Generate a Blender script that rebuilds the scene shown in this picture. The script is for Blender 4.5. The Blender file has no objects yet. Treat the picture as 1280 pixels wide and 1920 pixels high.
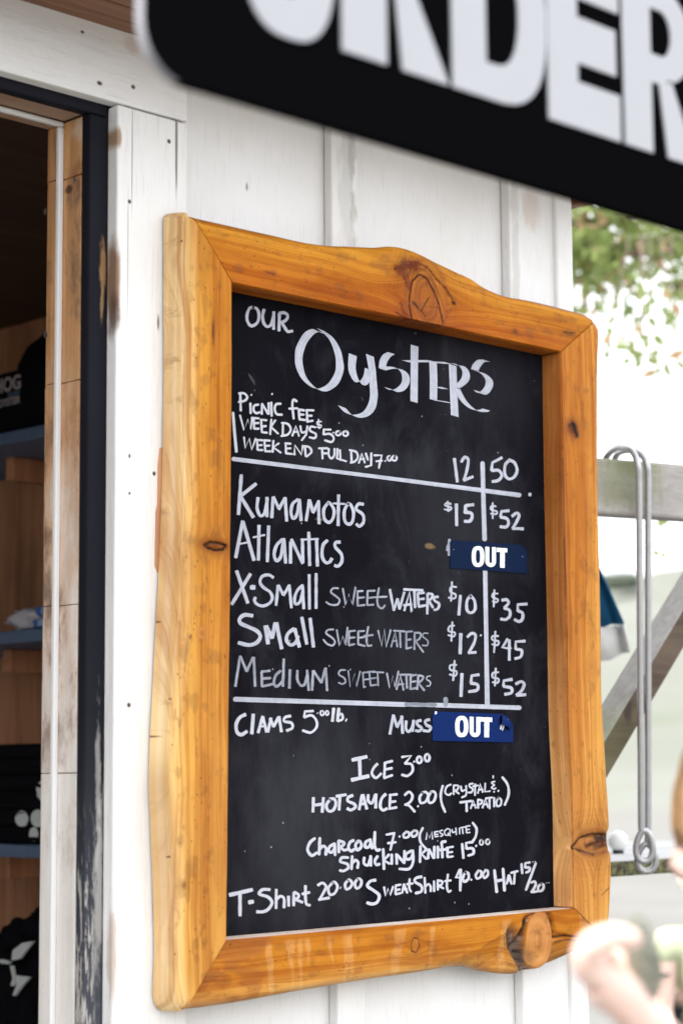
import bpy, bmesh, math, random
import numpy as np
from mathutils import Vector, Matrix
random.seed(7)
rng = np.random.RandomState(11)
S = bpy.context.scene
COL = S.collection
# ------------------------------------------------------------------ camera
FPX = 3836.07
YAW, PIT, ROL = map(math.radians, (45.7749, 7.1028, -0.4309))
FW = Vector((math.cos(YAW)*math.cos(PIT), math.sin(YAW)*math.cos(PIT), math.sin(PIT)))
_r = Vector((math.sin(YAW), -math.cos(YAW), 0)); _u = _r.cross(FW)
RT = _r*math.cos(ROL) + _u*math.sin(ROL)
UP = -_r*math.sin(ROL) + _u*math.cos(ROL)
def ray(px, py): return FW + RT*((px-640)/FPX) + UP*((960-py)/FPX)
YB = -0.030                                  # front of the blackboard; the wall panels are at y = 0
d1, d2 = ray(436, 548), ray(427, 1757)
T0 = 0.90/(d1.z/d1.y - d2.z/d2.y)            # distance in y from the camera to the blackboard
CAM = Vector((-T0*d1.x/d1.y, YB-T0, 1.20 - T0*d2.z/d2.y))
def PY(px, py, y): d = ray(px, py); return CAM + d*((y-CAM.y)/d.y)
def PX(px, py, x): d = ray(px, py); return CAM + d*((x-CAM.x)/d.x)
def PZ(px, py, z): d = ray(px, py); return CAM + d*((z-CAM.z)/d.z)
def PD(px, py, dep): return CAM + ray(px, py)*dep
cam = bpy.data.cameras.new('camera'); camo = bpy.data.objects.new('camera', cam); COL.objects.link(camo)
camo.matrix_world = Matrix(((RT.x, UP.x, -FW.x, CAM.x), (RT.y, UP.y, -FW.y, CAM.y), (RT.z, UP.z, -FW.z, CAM.z), (0, 0, 0, 1)))
cam.sensor_fit = 'VERTICAL'; cam.sensor_height = 36; cam.sensor_width = 24
cam.lens = FPX/1920*36
cam.clip_start = 0.05; cam.clip_end = 3000
cam.dof.use_dof = True; cam.dof.focus_distance = 3.05; cam.dof.aperture_fstop = 3.6
cam.dof.aperture_blades = 9
S.camera = camo
# ------------------------------------------------------------------ world, sun, exposure
SUN_AZ, SUN_EL = math.radians(176), math.radians(46)      # measured from +X towards +Y
w = bpy.data.worlds.new('World'); S.world = w; w.use_nodes = True
wn = w.node_tree; wn.nodes.clear()
sky = wn.nodes.new('ShaderNodeTexSky'); sky.sky_type = 'NISHITA'; sky.sun_disc = False
sky.sun_elevation = SUN_EL; sky.sun_rotation = math.pi/2 - SUN_AZ
sky.air_density = .8; sky.dust_density = 7.0; sky.ozone_density = 1.0
bg = wn.nodes.new('ShaderNodeBackground'); bg.inputs['Strength'].default_value = 0.15
wo = wn.nodes.new('ShaderNodeOutputWorld')
# thin bright cloud veil over the clear sky
tc = wn.nodes.new('ShaderNodeTexCoord'); cn = wn.nodes.new('ShaderNodeTexNoise'); cn.inputs['Scale'].default_value = 2.2; cn.inputs['Detail'].default_value = 6
cr = wn.nodes.new('ShaderNodeMapRange'); cr.inputs[1].default_value = .3; cr.inputs[2].default_value = .7; cr.inputs[3].default_value = .80; cr.inputs[4].default_value = .97
cm = wn.nodes.new('ShaderNodeMix'); cm.data_type = 'RGBA'; cm.inputs[7].default_value = (6.6, 6.75, 7.0, 1)
wn.links.new(tc.outputs['Generated'], cn.inputs['Vector']); wn.links.new(cn.outputs['Fac'], cr.inputs[0]); wn.links.new(cr.outputs[0], cm.inputs[0])
wn.links.new(sky.outputs[0], cm.inputs[6]); wn.links.new(cm.outputs[2], bg.inputs[0]); wn.links.new(bg.outputs[0], wo.inputs[0])
sl = bpy.data.lights.new('sun', 'SUN'); sl.energy = 2.0; sl.angle = math.radians(0.6); sl.color = (1, .98, .95)
so = bpy.data.objects.new('sun', sl); COL.objects.link(so)
so.rotation_euler = Vector((math.cos(SUN_AZ)*math.cos(SUN_EL), math.sin(SUN_AZ)*math.cos(SUN_EL), math.sin(SUN_EL))).to_track_quat('Z', 'Y').to_euler()
S.view_settings.view_transform = 'Standard'; S.view_settings.look = 'None'
S.view_settings.gamma = 1; S.view_settings.use_curve_mapping = False
S.view_settings.exposure = 1.53
# ------------------------------------------------------------------ helpers: naming
def tag(o, label=None, cat=None, group=None, kind=None):
    if label: o['label'] = label
    if cat: o['category'] = cat
    if group: o['group'] = group
    if kind: o['kind'] = kind
    return o
def thing(name, label, cat, loc=(0, 0, 0), group=None):
    o = bpy.data.objects.new(name, None); COL.objects.link(o); o.location = loc; o.empty_display_size = .05
    return tag(o, label, cat, group)
def link(name, me, mat, parent=None):
    o = bpy.data.objects.new(name, me); COL.objects.link(o)
    if mat is not None:
        for m in (mat if isinstance(mat, (list, tuple)) else [mat]): me.materials.append(m)
    if parent is not None:
        o.parent = parent; o.matrix_parent_inverse = Matrix.Translation(-Vector(parent.location))
    return o
def mesh(name, vs, fs, smooth=False):
    me = bpy.data.meshes.new(name); me.from_pydata([tuple(v) for v in vs], [], [tuple(f) for f in fs]); me.update()
    if smooth: me.polygons.foreach_set('use_smooth', [True]*len(me.polygons))
    return me
def bmobj(name, bm, mat, parent=None, smooth=False):
    me = bpy.data.meshes.new(name); bm.normal_update(); bm.to_mesh(me); bm.free()
    if smooth: me.polygons.foreach_set('use_smooth', [True]*len(me.polygons))
    return link(name, me, mat, parent)
def box_bm(bm, x0, x1, y0, y1, z0, z1, bev=.0, jit=0):
    vs = [bm.verts.new((x, y, z)) for x in (x0, x1) for y in (y0, y1) for z in (z0, z1)]
    fs = [(0, 1, 3, 2), (4, 6, 7, 5), (0, 4, 5, 1), (2, 3, 7, 6), (0, 2, 6, 4), (1, 5, 7, 3)]
    ff = [bm.faces.new([vs[i] for i in f]) for f in fs]
    if jit:
        for v in vs: v.co += Vector((random.uniform(-jit, jit) for _ in range(3)))
    if bev:
        es = list({e for f in ff for e in f.edges})
        bmesh.ops.bevel(bm, geom=es, offset=bev, segments=2, affect='EDGES', profile=.5)
def box(name, x0, x1, y0, y1, z0, z1, mat, parent=None, bev=.002, jit=0):
    bm = bmesh.new(); box_bm(bm, min(x0, x1), max(x0, x1), min(y0, y1), max(y0, y1), min(z0, z1), max(z0, z1), bev, jit)
    return bmobj(name, bm, mat, parent)
def obox(name, o, ex, ey, ez, mat, parent=None, bev=.003):
    """box from a corner and three edge vectors"""
    bm = bmesh.new(); vs = [bm.verts.new(o + ex*i + ey*j + ez*k) for i in (0, 1) for j in (0, 1) for k in (0, 1)]
    for f in [(0, 1, 3, 2), (4, 6, 7, 5), (0, 4, 5, 1), (2, 3, 7, 6), (0, 2, 6, 4), (1, 5, 7, 3)]: bm.faces.new([vs[i] for i in f])
    bmesh.ops.recalc_face_normals(bm, faces=bm.faces)
    if bev: bmesh.ops.bevel(bm, geom=list(bm.edges), offset=bev, segments=2, affect='EDGES', profile=.5)
    return bmobj(name, bm, mat, parent)
def prism_bm(bm, pts, depth, bev=0):
    """closed outline pts (3-D, in a plane) pushed along vector depth"""
    a = [bm.verts.new(p) for p in pts]; b = [bm.verts.new(Vector(p)+depth) for p in pts]
    n = len(pts); f1 = bm.faces.new(a); f2 = bm.faces.new(b[::-1])
    for i in range(n): bm.faces.new((a[(i+1) % n], a[i], b[i], b[(i+1) % n]))
    bmesh.ops.recalc_face_normals(bm, faces=bm.faces)
def tube(pts, rad, seg=10, closed=False):
    """vs, fs of a tube along pts; rad = number or list"""
    P = [Vector(p) for p in pts]; n = len(P)
    R = rad if isinstance(rad, (list, tuple)) else [rad]*n
    vs = []; fs = []; pn = None
    for i in range(n):
        if closed: t = P[(i+1) % n]-P[i-1]
        else: t = P[min(i+1, n-1)]-P[max(i-1, 0)]
        t.normalize()
        if pn is None: pn = t.orthogonal().normalized()
        pn = (pn - t*pn.dot(t)).normalized(); b = t.cross(pn)
        for k in range(seg):
            a = 2*math.pi*k/seg; vs.append(P[i]+(pn*math.cos(a)+b*math.sin(a))*R[i])
    m = n if closed else n-1
    for i in range(m):
        for k in range(seg):
            j = (i+1) % n; fs.append((i*seg+k, i*seg+(k+1) % seg, j*seg+(k+1) % seg, j*seg+k))
    if not closed:
        fs.append(tuple(range(seg))[::-1]); fs.append(tuple((n-1)*seg+k for k in range(seg)))
    return vs, fs
def catmull(pts, n=6):
    P = [np.array(p, float) for p in pts]
    if len(P) < 3: return P
    P = [2*P[0]-P[1]]+P+[2*P[-1]-P[-2]]; out = []
    for i in range(1, len(P)-2):
        a, b, c, d = P[i-1:i+3]
        for k in range(n):
            t = k/n; out.append(.5*(2*b+(c-a)*t+(2*a-5*b+4*c-d)*t*t+(3*b-a-3*c+d)*t**3))
    out.append(P[-2]); return out
# ------------------------------------------------------------------ helpers: nodes
class N:
    """small wrapper to write node trees"""
    def __init__(s, name, rough=.6, spec=.5):
        s.m = bpy.data.materials.new(name); s.m.use_nodes = True; s.t = s.m.node_tree; s.b = s.t.nodes['Principled BSDF']
        s.b.inputs['Roughness'].default_value = rough; s.b.inputs['Specular IOR Level'].default_value = spec
        s._p = None
    def n(s, typ, **k):
        x = s.t.nodes.new('ShaderNode'+typ)
        for a, v in k.items(): setattr(x, a, v)
        return x
    def put(s, sock, v):
        if isinstance(v, bpy.types.NodeSocket): s.t.links.new(v, sock)
        elif isinstance(v, (tuple, list)) and len(v) == 3 and sock.type == 'RGBA': sock.default_value = (*v, 1)
        else: sock.default_value = v
    def pos(s):
        if s._p is None: s._p = s.n('NewGeometry').outputs['Position']
        return s._p
    def attr(s, name, out='Color'):
        a = s.n('Attribute'); a.attribute_name = name; return a.outputs[out]
    def mapp(s, v, scale, loc=(0, 0, 0)):
        m = s.n('Mapping'); s.put(m.inputs[0], v); m.inputs['Scale'].default_value = scale; m.inputs['Location'].default_value = loc; return m.outputs[0]
    def noise(s, v, scale=5, detail=4, rough=.55, dist=0):
        x = s.n('TexNoise'); s.put(x.inputs['Vector'], v); x.inputs['Scale'].default_value = scale
        x.inputs['Detail'].default_value = detail; x.inputs['Roughness'].default_value = rough; x.inputs['Distortion'].default_value = dist
        return x.outputs['Fac']
    def vor(s, v, scale=5, feat='F1'):
        x = s.n('TexVoronoi', feature=feat); s.put(x.inputs['Vector'], v); x.inputs['Scale'].default_value = scale; return x.outputs['Distance']
    def ramp(s, f, a, b, lo=0., hi=1.):
        x = s.n('MapRange', clamp=True, interpolation_type='SMOOTHSTEP'); s.put(x.inputs[0], f); x.inputs[1].default_value = a; x.inputs[2].default_value = b
        x.inputs[3].default_value = lo; x.inputs[4].default_value = hi; return x.outputs[0]
    def ma(s, op, a, b=0.):
        x = s.n('Math', operation=op); s.put(x.inputs[0], a); s.put(x.inputs[1], b); return x.outputs[0]
    def mix(s, f, a, b, mode='MIX'):
        x = s.n('Mix', data_type='RGBA', blend_type=mode); s.put(x.inputs[0], f); s.put(x.inputs[6], a); s.put(x.inputs[7], b); return x.outputs[2]
    def blob(s, c, r, amt=.5, scale=40, soft=.45, detail=6):
        """mask 1 inside a noisy ellipsoid at c with radii r"""
        x = s.n('VectorMath', operation='SUBTRACT'); s.put(x.inputs[0], s.pos()); x.inputs[1].default_value = c
        y = s.n('VectorMath', operation='DIVIDE'); s.put(y.inputs[0], x.outputs[0]); y.inputs[1].default_value = r
        z = s.n('VectorMath', operation='LENGTH'); s.put(z.inputs[0], y.outputs[0])
        nn = s.noise(s.mapp(s.pos(), (1, 1, .35)), scale, detail, .65)
        d = s.ma('ADD', z.outputs['Value'], s.ma('MULTIPLY', s.ma('SUBTRACT', nn, .5), amt*4))
        return s.ramp(d, 1+soft, 1-soft)
    def bump(s, h, strength=.3, dist=.002):
        x = s.n('Bump'); s.put(x.inputs['Height'], h); x.inputs['Strength'].default_value = strength; x.inputs['Distance'].default_value = dist
        s.t.links.new(x.outputs[0], s.b.inputs['Normal']); return x
    def col(s, v): s.put(s.b.inputs['Base Color'], v); return s
    def rough(s, v): s.put(s.b.inputs['Roughness'], v); return s
def plain(name, c, rough=.7, var=.12, scale=30, spec=.4, metal=0, bump=.0):
    a = N(name, rough, spec); nz = a.noise(a.pos(), scale, 5)
    a.col(a.mix(nz, tuple(x*(1-var) for x in c), tuple(min(1, x*(1+var)) for x in c))); a.b.inputs['Metallic'].default_value = metal
    if bump: a.bump(nz, bump, .003)
    return a.m
def white_paint(name, c=(.84, .835, .825), axis='z', dirt=.5, stains=()):
    """old brushed white paint: brush lines, specks, small dents, stains (centre, radii, colour, amount)"""
    a = N(name, .55, .35); st = {'z': (1, 1, .06), 'x': (.06, 1, 1)}[axis]
    g = a.noise(a.mapp(a.pos(), st), 260, 4, .6); l = a.noise(a.pos(), 3.5, 5, .6)
    fine = a.noise(a.mapp(a.pos(), tuple(.5 if q < 1 else 1 for q in st)), 90, 6, .7)
    cc = a.mix(a.ramp(l, .35, .7), c, tuple(x*y for x, y in zip(c, (.93, .92, .90))))
    cc = a.mix(a.ramp(g, .52, .72, 0, .30), cc, (.55, .54, .52))
    sp = a.ma('MULTIPLY', a.ramp(a.vor(a.mapp(a.pos(), (1, 1, .45)), 30), .06, .02), a.ramp(a.noise(a.pos(), 7, 2), .54, .60))
    cc = a.mix(a.ma('MULTIPLY', sp, dirt), cc, (.12, .085, .06))
    sm = a.ramp(a.noise(a.mapp(a.pos(), st), 45, 6, .75), .64, .74, 0, .35*dirt)
    cc = a.mix(sm, cc, (.42, .38, .33))
    for s_ in stains:
        c0, r, k, f = s_[:4]; am = s_[4] if len(s_) > 4 else .35
        cc = a.mix(a.ma('MULTIPLY', a.blob(c0, r, am, 60), f), cc, k)
    a.col(cc)
    hh = a.ma('ADD', a.ma('MULTIPLY', g, .5), a.ma('ADD', fine, a.ma('MULTIPLY', sp, -2.5)))
    a.bump(hh, .6, .0018)
    return a.m
def raw_wood(name, c0, c1, axis='z', dark=(.10, .05, .025), dk=.4, freq=60, rough=.6, stains=(), knots=.5, grey=None):
    a = N(name, rough, .3)
    st = {'z': (1, 1, .05), 'x': (.05, 1, 1), 'y': (1, .05, 1)}[axis]
    v = a.mapp(a.pos(), st); g = a.noise(v, freq, 5, .62, .4); g2 = a.noise(v, freq*4, 3, .6); l = a.noise(a.mapp(a.pos(), tuple(.3 if q < 1 else 1 for q in st)), 7, 5, .6)
    cc = a.mix(a.ramp(g, .3, .7), c0, c1)
    cc = a.mix(a.ramp(g2, .55, .8, 0, .45), cc, dark)
    cc = a.mix(a.ramp(l, .5, .75, 0, dk), cc, dark)
    if grey: cc = a.mix(a.ramp(a.noise(a.pos(), 5, 5, .7), .4, .62, 0, grey[1]), cc, grey[0])
    sp = a.ramp(a.vor(a.pos(), 16), .07, .03, 0, knots)
    cc = a.mix(a.ma('MULTIPLY', sp, a.ramp(a.noise(a.pos(), 11, 1), .5, .56)), cc, (.03, .015, .01))
    for s_ in stains:
        q, r, k, f = s_[:4]; am = s_[4] if len(s_) > 4 else .35
        cc = a.mix(a.ma('MULTIPLY', a.blob(q, r, am, 50), f), cc, k)
    a.col(cc); a.bump(a.ma('ADD', g, a.ma('MULTIPLY', g2, .6)), .4, .001)
    return a.m
def stain(px, py, plane, r, c, f, am=.35):
    """stain given where it sits on a plane ('y', value) or ('x', value)"""
    p = PY(px, py, plane[1]) if plane[0] == 'y' else PX(px, py, plane[1])
    return (tuple(p), r, c, f, am)
# ------------------------------------------------------------------ materials of the building
YC = -0.025; XC = -0.203; Y1 = -0.005; XB = -0.2345; Y2 = 0.054; XW = -0.243; Y3 = 0.081
ZH = 2.334; ZBH = 2.318; ZWH = 2.311; ZSO = 2.437
BROWN = (.20, .09, .045); GREYW = (.34, .30, .26)
M_wall = white_paint('white_wall_paint', dirt=.7, stains=[stain(463, 350, ('y', 0), (.003, .05, .008), (.20, .17, .14), .8, .5), stain(335, 560, ('y', 0), (.003, .05, .1), (.2, .17, .14), .5, .5),
    
    stain(995, 395, ('y', 0), (.022, .05, .035), (.66, .52, .44), .5, .6), stain(970, 480, ('y', 0), (.006, .05, .012), (.05, .035, .03), .9, .5),
    stain(972, 512, ('y', 0), (.005, .05, .010), (.05, .035, .03), .9, .5), stain(978, 550, ('y', 0), (.004, .05, .03), (.16, .12, .09), .8, .5),
    stain(990, 1840, ('y', 0), (.01, .05, .02), (.35, .27, .2), .4)])
M_batten = white_paint('white_batten_paint', (.80, .795, .78), dirt=1.8, stains=[stain(652, 330, ('y', -.019), (.016, .05, .16), (.52, .51, .48), .5, .9), stain(660, 300, ('y', -.019), (.006, .05, .1), (.34, .32, .29), .45, .9), stain(966, 500, ('y', -.019), (.010, .05, .15), (.48, .46, .42), .5, .9)])
M_casing = white_paint('white_casing_paint', (.84, .835, .825), dirt=.9, stains=[
    stain(213, 530, ('x', XC), (.006, .02, .055), (.24, .13, .075), .95, .25), stain(213, 590, ('x', XC), (.006, .012, .03), (.10, .05, .03), .8, .4),
    stain(213, 1790, ('x', XC), (.006, .012, .06), (.50, .38, .30), .8, .4),
    stain(223, 257, ('y', YC), (.005, .05, .014), (.34, .20, .10), .9, .12), stain(243, 378, ('y', YC), (.0028, .05, .0028), (.05, .02, .015), 1, .1),
    stain(243, 855, ('y', YC), (.0018, .05, .0028), (.05, .02, .015), 1, .2), stain(243, 925, ('y', YC), (.0018, .05, .0020), (.05, .02, .015), 1, .1),
    stain(289, 888, ('y', YC), (.0026, .05, .0028), (.05, .02, .015), 1, .2), stain(242, 1322, ('y', YC), (.003, .05, .003), (.05, .02, .015), 1, .1),
    stain(297, 605, ('y', YC), (.0022, .05, .012), (.12, .09, .07), .9, .3), stain(248, 290, ('y', YC), (.0008, .05, .075), (.20, .17, .15), .9, .12), stain(240, 480, ('y', YC), (.0007, .05, .085), (.25, .22, .2), .8, .15), stain(331, 270, ('y', YC), (.0022, .05, .07), (.13, .11, .08), .85, .35), stain(317, 265, ('y', YC), (.003, .05, .003), (.07, .04, .03), 1, .1)])  # the long strip at the right edge paints the shadow gap beside the wall
M_header = white_paint('white_header_paint', (.84, .835, .825), 'x', .6, stains=[
    stain(187, 156, ('y', YC), (.0045, .05, .003), (.08, .03, .02), 1, .1), stain(250, 163, ('y', YC), (.0035, .05, .003), (.08, .04, .03), 1, .1),
    stain(155, 60, ('y', YC), (.003, .05, .002), (.07, .04, .03), 1, .1), stain(248, 84, ('y', YC), (.014, .05, .012), (.66, .55, .50), .6, .3)])
def navy():
    a = N('worn_dark_paint', .5, .02); p = a.pos()
    nz = a.noise(a.mapp(p, (1, 1, .12)), 180, 5, .7); l = a.noise(p, 6, 4)
    c = a.mix(l, (.010, .010, .014), (.020, .021, .028))
    sx = a.n('SeparateXYZ'); a.put(sx.inputs[0], p)
    low = a.ramp(sx.outputs[2], 1.55, 1.05)
    worn = a.ma('MULTIPLY', a.ramp(a.ma('ADD', nz, a.ma('MULTIPLY', low, .12)), .60, .66), a.ramp(sx.outputs[0], XC-.009, XC-.022))
    c = a.mix(a.ma('MULTIPLY', low, .6), c, (.10, .105, .125))
    c = a.mix(a.ma('MULTIPLY', worn, a.ramp(a.ma('ADD', low, a.ramp(l, .55, .7, 0, .4)), .2, .7)), c, (.42, .40, .37))
    for q in (stain(193, 505, ('y', Y1), (.005, .05, .035), (.30, .17, .08), .9, .55), stain(192, 560, ('y', Y1), (.003, .05, .03), (.32, .20, .10), .8, .6),
              stain(197, 1490, ('y', Y1), (.003, .05, .02), (.7, .7, .7), .9, .2), stain(186, 1660, ('y', Y1), (.008, .05, .10), (.50, .48, .45), .6, .6),
              stain(184, 1480, ('y', Y1), (.004, .05, .09), (.50, .48, .45), .45, .6)):
        c = a.mix(a.ma('MULTIPLY', a.blob(q[0], q[1], q[4], 120), q[3]), c, q[2])
    a.col(c); a.bump(nz, .3, .001); return a.m
M_navy = navy()
def jambmat():
    a = N('weathered_jamb_lit_below', .6, .3); p = a.pos(); v = a.mapp(p, (1, 1, .06))
    g = a.noise(v, 70, 5, .65, .3); g2 = a.noise(v, 300, 3, .6); l = a.noise(a.mapp(p, (1, 1, .5)), 14, 6, .7)
    sx = a.n('SeparateXYZ'); a.put(sx.inputs[0], p)
    hgt = a.ramp(a.ma('ADD', sx.outputs[2], a.ma('MULTIPLY', a.ma('SUBTRACT', l, .5), 1.1)), 2.02, 1.25)
    c = a.mix(a.ramp(g, .3, .7), (.66, .36, .155), (.44, .21, .09))
    c2 = a.mix(a.ramp(g, .3, .7), (.84, .80, .76), (.74, .69, .64))
    c = a.mix(hgt, c, c2)  # pale lower part: the blown-out light there is painted into the wood
    c = a.mix(a.ma('MULTIPLY', a.ramp(l, .48, .64, 0, .7), a.ramp(sx.outputs[2], 1.2, 1.6, .15, 1)), c, (.12, .085, .075))
    c = a.mix(a.ramp(g2, .6, .8, 0, .3), c, (.2, .11, .06))
    for q in (stain(129, 355, ('x', XB), (.02, .008, .006), (.06, .02, .01), .9, .2), stain(146, 345, ('x', XB), (.02, .006, .010), (.20, .09, .05), .7, .3),
              stain(160, 600, ('x', XB), (.02, .012, .10), (.10, .075, .07), .5, .5), stain(155, 235, ('x', XB), (.02, .018, .02), (.72, .62, .52), .5, .5),
              stain(150, 320, ('x', XB), (.02, .02, .012), (.33, .10, .03), .5, .4), stain(165, 1185, ('x', XB), (.02, .004, .010), (.22, .15, .11), .7, .2)):
        c = a.mix(a.ma('MULTIPLY', a.blob(q[0], q[1], q[4], 90), q[3]), c, q[2])
    sp = a.ma('MULTIPLY', a.ramp(a.vor(p, 110), .10, .05), a.ramp(a.noise(p, 30, 2), .5, .58))
    c = a.mix(a.ma('MULTIPLY', sp, .6), c, (.10, .06, .04))
    a.col(c); a.bump(a.ma('ADD', g, g2), .35, .001); return a.m
M_jamb = jambmat()
M_strip = plain('white_weather_strip', (.80, .80, .80), .4, .03)
M_soffit = raw_wood('brown_soffit_wood', (.28, .14, .075), (.14, .065, .035), 'x', dark=(.035, .018, .012), dk=.6, freq=70)
M_red = raw_wood('redwood_panelling', (.66, .32, .16), (.46, .19, .09), 'z', dark=(.07, .02, .01), dk=.5, freq=28, rough=.5)
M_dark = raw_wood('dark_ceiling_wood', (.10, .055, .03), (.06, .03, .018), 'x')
M_blue = plain('blue_grey_shelf_paint', (.12, .175, .28), .5, .2, 60, bump=.2)
M_hide = plain('hidden_timber', (.12, .07, .045), .8)
# ------------------------------------------------------------------ ground and hills
def ground():
    a = N('pale_dry_ground', .95, .1); p = a.pos()
    c = a.mix(a.ramp(a.noise(p, .5, 6, .7), .35, .65), (.205, .20, .188), (.175, .172, .155))
    c = a.mix(a.ramp(a.noise(p, 25, 5, .8), .5, .75, 0, .5), c, (.21, .21, .20))
    a.col(c); a.bump(a.noise(p, 60, 5, .8), .6, .01)
    link('ground', mesh('ground', [(-900, -900, 0), (1500, -900, 0), (1500, 1500, 0), (-900, 1500, 0)], [(0, 1, 2, 3)]), a.m)['kind'] = 'structure'
    b = N('pale_grass_hill', .95, .1); q = b.pos()
    c = b.mix(b.ramp(b.noise(q, .02, 6, .6), .4, .6), (.165, .172, .145), (.19, .195, .17))
    c = b.mix(b.ramp(b.noise(q, .12, 5, .7), .5, .7, 0, .6), c, (.13, .15, .10))
    b.col(c)
    vs = []; fs = []; nx, ny = 60, 24
    for j in range(ny+1):
        for i in range(nx+1):
            az = math.radians(-45 + 120*i/nx); d = 60+190*j/ny
            h = 20*(math.sin(min(1, j/ny)*math.pi/2)**1.5)*(1+.18*math.sin(i*.5)+.1*math.sin(i*1.3+j*.4))-.3
            vs.append((CAM.x+d*math.cos(az), CAM.y+d*math.sin(az), h))
    for j in range(ny):
        for i in range(nx): k = j*(nx+1)+i; fs.append((k, k+1, k+nx+2, k+nx+1))
    link('hill', mesh('hill', vs, fs, True), b.m)['kind'] = 'structure'
ground()
# ------------------------------------------------------------------ shed wall, board and batten
wallT = thing('shed_wall', 'white painted board and batten shed wall behind the menu board', 'wall', (.3, 0, 0))
xs_ = [-.0765, .2155, .6265, .7745]
for i in range(3):
    box('wall_panel', xs_[i]+.001, xs_[i+1]-.001, 0, .02, 0.05, 2.5, M_wall, wallT, .0015)
for x0, x1 in ((.2085, .2655), (.6125, .6485)):
    box('batten', x0, x1, -.019, -.0005, .05, 2.5, M_batten, wallT, .003, .0008)
box('corner_board', .7465, .7905, -.008, .11, .05, 2.5, M_wall, wallT, .004)
box('inner_lining', -.0765, .7800, .022, .05, 0.05, 2.5, M_hide, wallT, 0)
# ------------------------------------------------------------------ door frame
doorT = thing('door_frame', 'open doorway trim with white casing, dark painted edge and worn wooden jamb', 'door frame', (XB, 0, 0))
box('casing', XC, -.0785, YC, Y1+.003, .05, 2.3315, M_casing, doorT, .003, .0006)
box('header_board', -1.9, -.0785, YC, Y1+.003, ZH, ZSO+.01, M_header, doorT, .003)
box('edge_strip', XB, XC-.0005, Y1, Y1+.02, .05, ZBH-.0005, M_navy, doorT, .0035)
box('edge_strip', -1.9, XC-.0005, Y1+.0005, Y1+.02, ZBH, ZH+.004, M_navy, doorT, .003)
# jamb boards stacked with joints (sides face -X)
zj = [PX(140, y, XB).z for y in (1920, 1450, 1133, 713, 330, 210)]; zj[0] = .05; zj[-1] = ZBH
for a_, b_ in zip(zj[:-1], zj[1:]):
    box('jamb_board', XB+.0005, XB+.05, Y1+.021, Y2+.04, a_+.0005, b_-.0005, M_jamb, doorT, .0012, .0004)
box('weather_strip', XW, XB, Y2, Y2+.008, .05, ZWH-.0005, M_strip, doorT, .002)
box('weather_strip', -1.9, XB, Y2, Y2+.008, ZWH, ZBH, M_strip, doorT, .002)
for a_, b_ in zip(zj[:-1], zj[1:]):
    box('inner_jamb_board', XW+.001, XB, Y2+.009, Y3, a_+.0005, b_-.0005, M_jamb, doorT, .001, .0003)
M_headj = raw_wood('head_jamb_wood', (.42, .22, .11), (.30, .14, .07), 'x', grey=((.40, .33, .27), .5))
box('head_jamb', -1.9, XB-.0005, Y1+.021, Y2-.0005, ZBH+.001, ZBH+.04, M_headj, doorT, .001)
box('head_jamb', -1.9, XW, Y2+.0085, Y3, ZWH+.001, ZWH+.04, M_headj, doorT, .001)
for py in (397, 627):
    p = PX(86, py, XW)
    bm = bmesh.new(); bmesh.ops.create_uvsphere(bm, u_segments=8, v_segments=6, radius=1)
    for v in bm.verts: v.co = Vector((p.x-.001+v.co.x*.003, p.y+v.co.y*.0035, p.z+v.co.z*.005+random.uniform(-.001, .001)))
    bmobj('hinge_screw', bm, plain('dark_iron', (.03, .025, .022), .6), doorT)
# screw in the jamb
p = PX(141, 337, XB)
obj_vs, obj_fs = tube([p+Vector((.0003, 0, 0)), p+Vector((-.0010, 0, 0))], .0032, 12)
link('screw_head', mesh('screw', obj_vs, obj_fs), plain('grey_screw', (.30, .29, .28), .4, metal=.7), doorT)
# ------------------------------------------------------------------ roof and eave
roofT = thing('porch_roof', 'brown timber eave and roof over the shed doorway', 'roof', (0, -.5, ZSO))
yy = [-.20, -.10, .0]
for a_, b_ in zip(yy[:-1], yy[1:]): box('soffit_board', -3.6, .86, a_+.002, b_-.002, ZSO, ZSO+.02, M_soffit, roofT, .002)
box('fascia_board', -3.6, .86, -.225, -.202, ZSO-.02, ZSO+.16, M_soffit, roofT, .003)
box('roof_deck', -3.65, .90, -.24, 3.6, ZSO+.165, ZSO+.20, M_hide, roofT, .003)
for x in (-.87, -.35): box('outrigger_beam', x, x+.045, -1.075, -.227, ZSO+.02, ZSO+.11, M_soffit, roofT, .003)
box('barge_board', .862, .885, -.23, 3.6, ZSO-.03, ZSO+.16, M_soffit, roofT, .003)
# ------------------------------------------------------------------ shop interior
XS = .462; XR = .762
roomT = thing('shop_room', 'dim redwood panelled shop interior seen through the doorway', 'room', (0, 1.5, 0))
box('shop_floor', -3.4, XR+.02, Y1+.05, 3.5, .02, .05, plain('pale_concrete_floor', (.45, .43, .40), .7), roomT, 0)
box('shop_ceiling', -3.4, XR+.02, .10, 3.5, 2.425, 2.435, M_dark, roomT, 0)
box('back_wall', -3.4, XR+.02, 3.5, 3.52, .05, 2.43, M_wall, roomT, 0)
box('side_wall', -3.42, -3.4, .0, 3.5, .05, 2.43, M_wall, roomT, 0)
box('front_wall', -3.4, -1.9, .0, .05, .05, 2.5, M_wall, roomT, 0)
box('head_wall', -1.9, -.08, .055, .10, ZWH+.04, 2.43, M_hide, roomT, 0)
box('return_wall', -.16, XR, .06, .10, .05, 2.43, M_red, roomT, 0)
yb = .10; k = 0
while yb < 3.5:
    wd = .128+.02*((k*7) % 3); box('wall_plank', XR, XR+.018, yb+.0025, min(3.5, yb+wd)-.0025, .05, 2.43, M_red, roomT, .003); yb += wd; k += 1
box('plank_backing', XR+.019, XR+.03, .1, 3.5, .05, 2.43, M_dark, roomT, 0)
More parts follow.
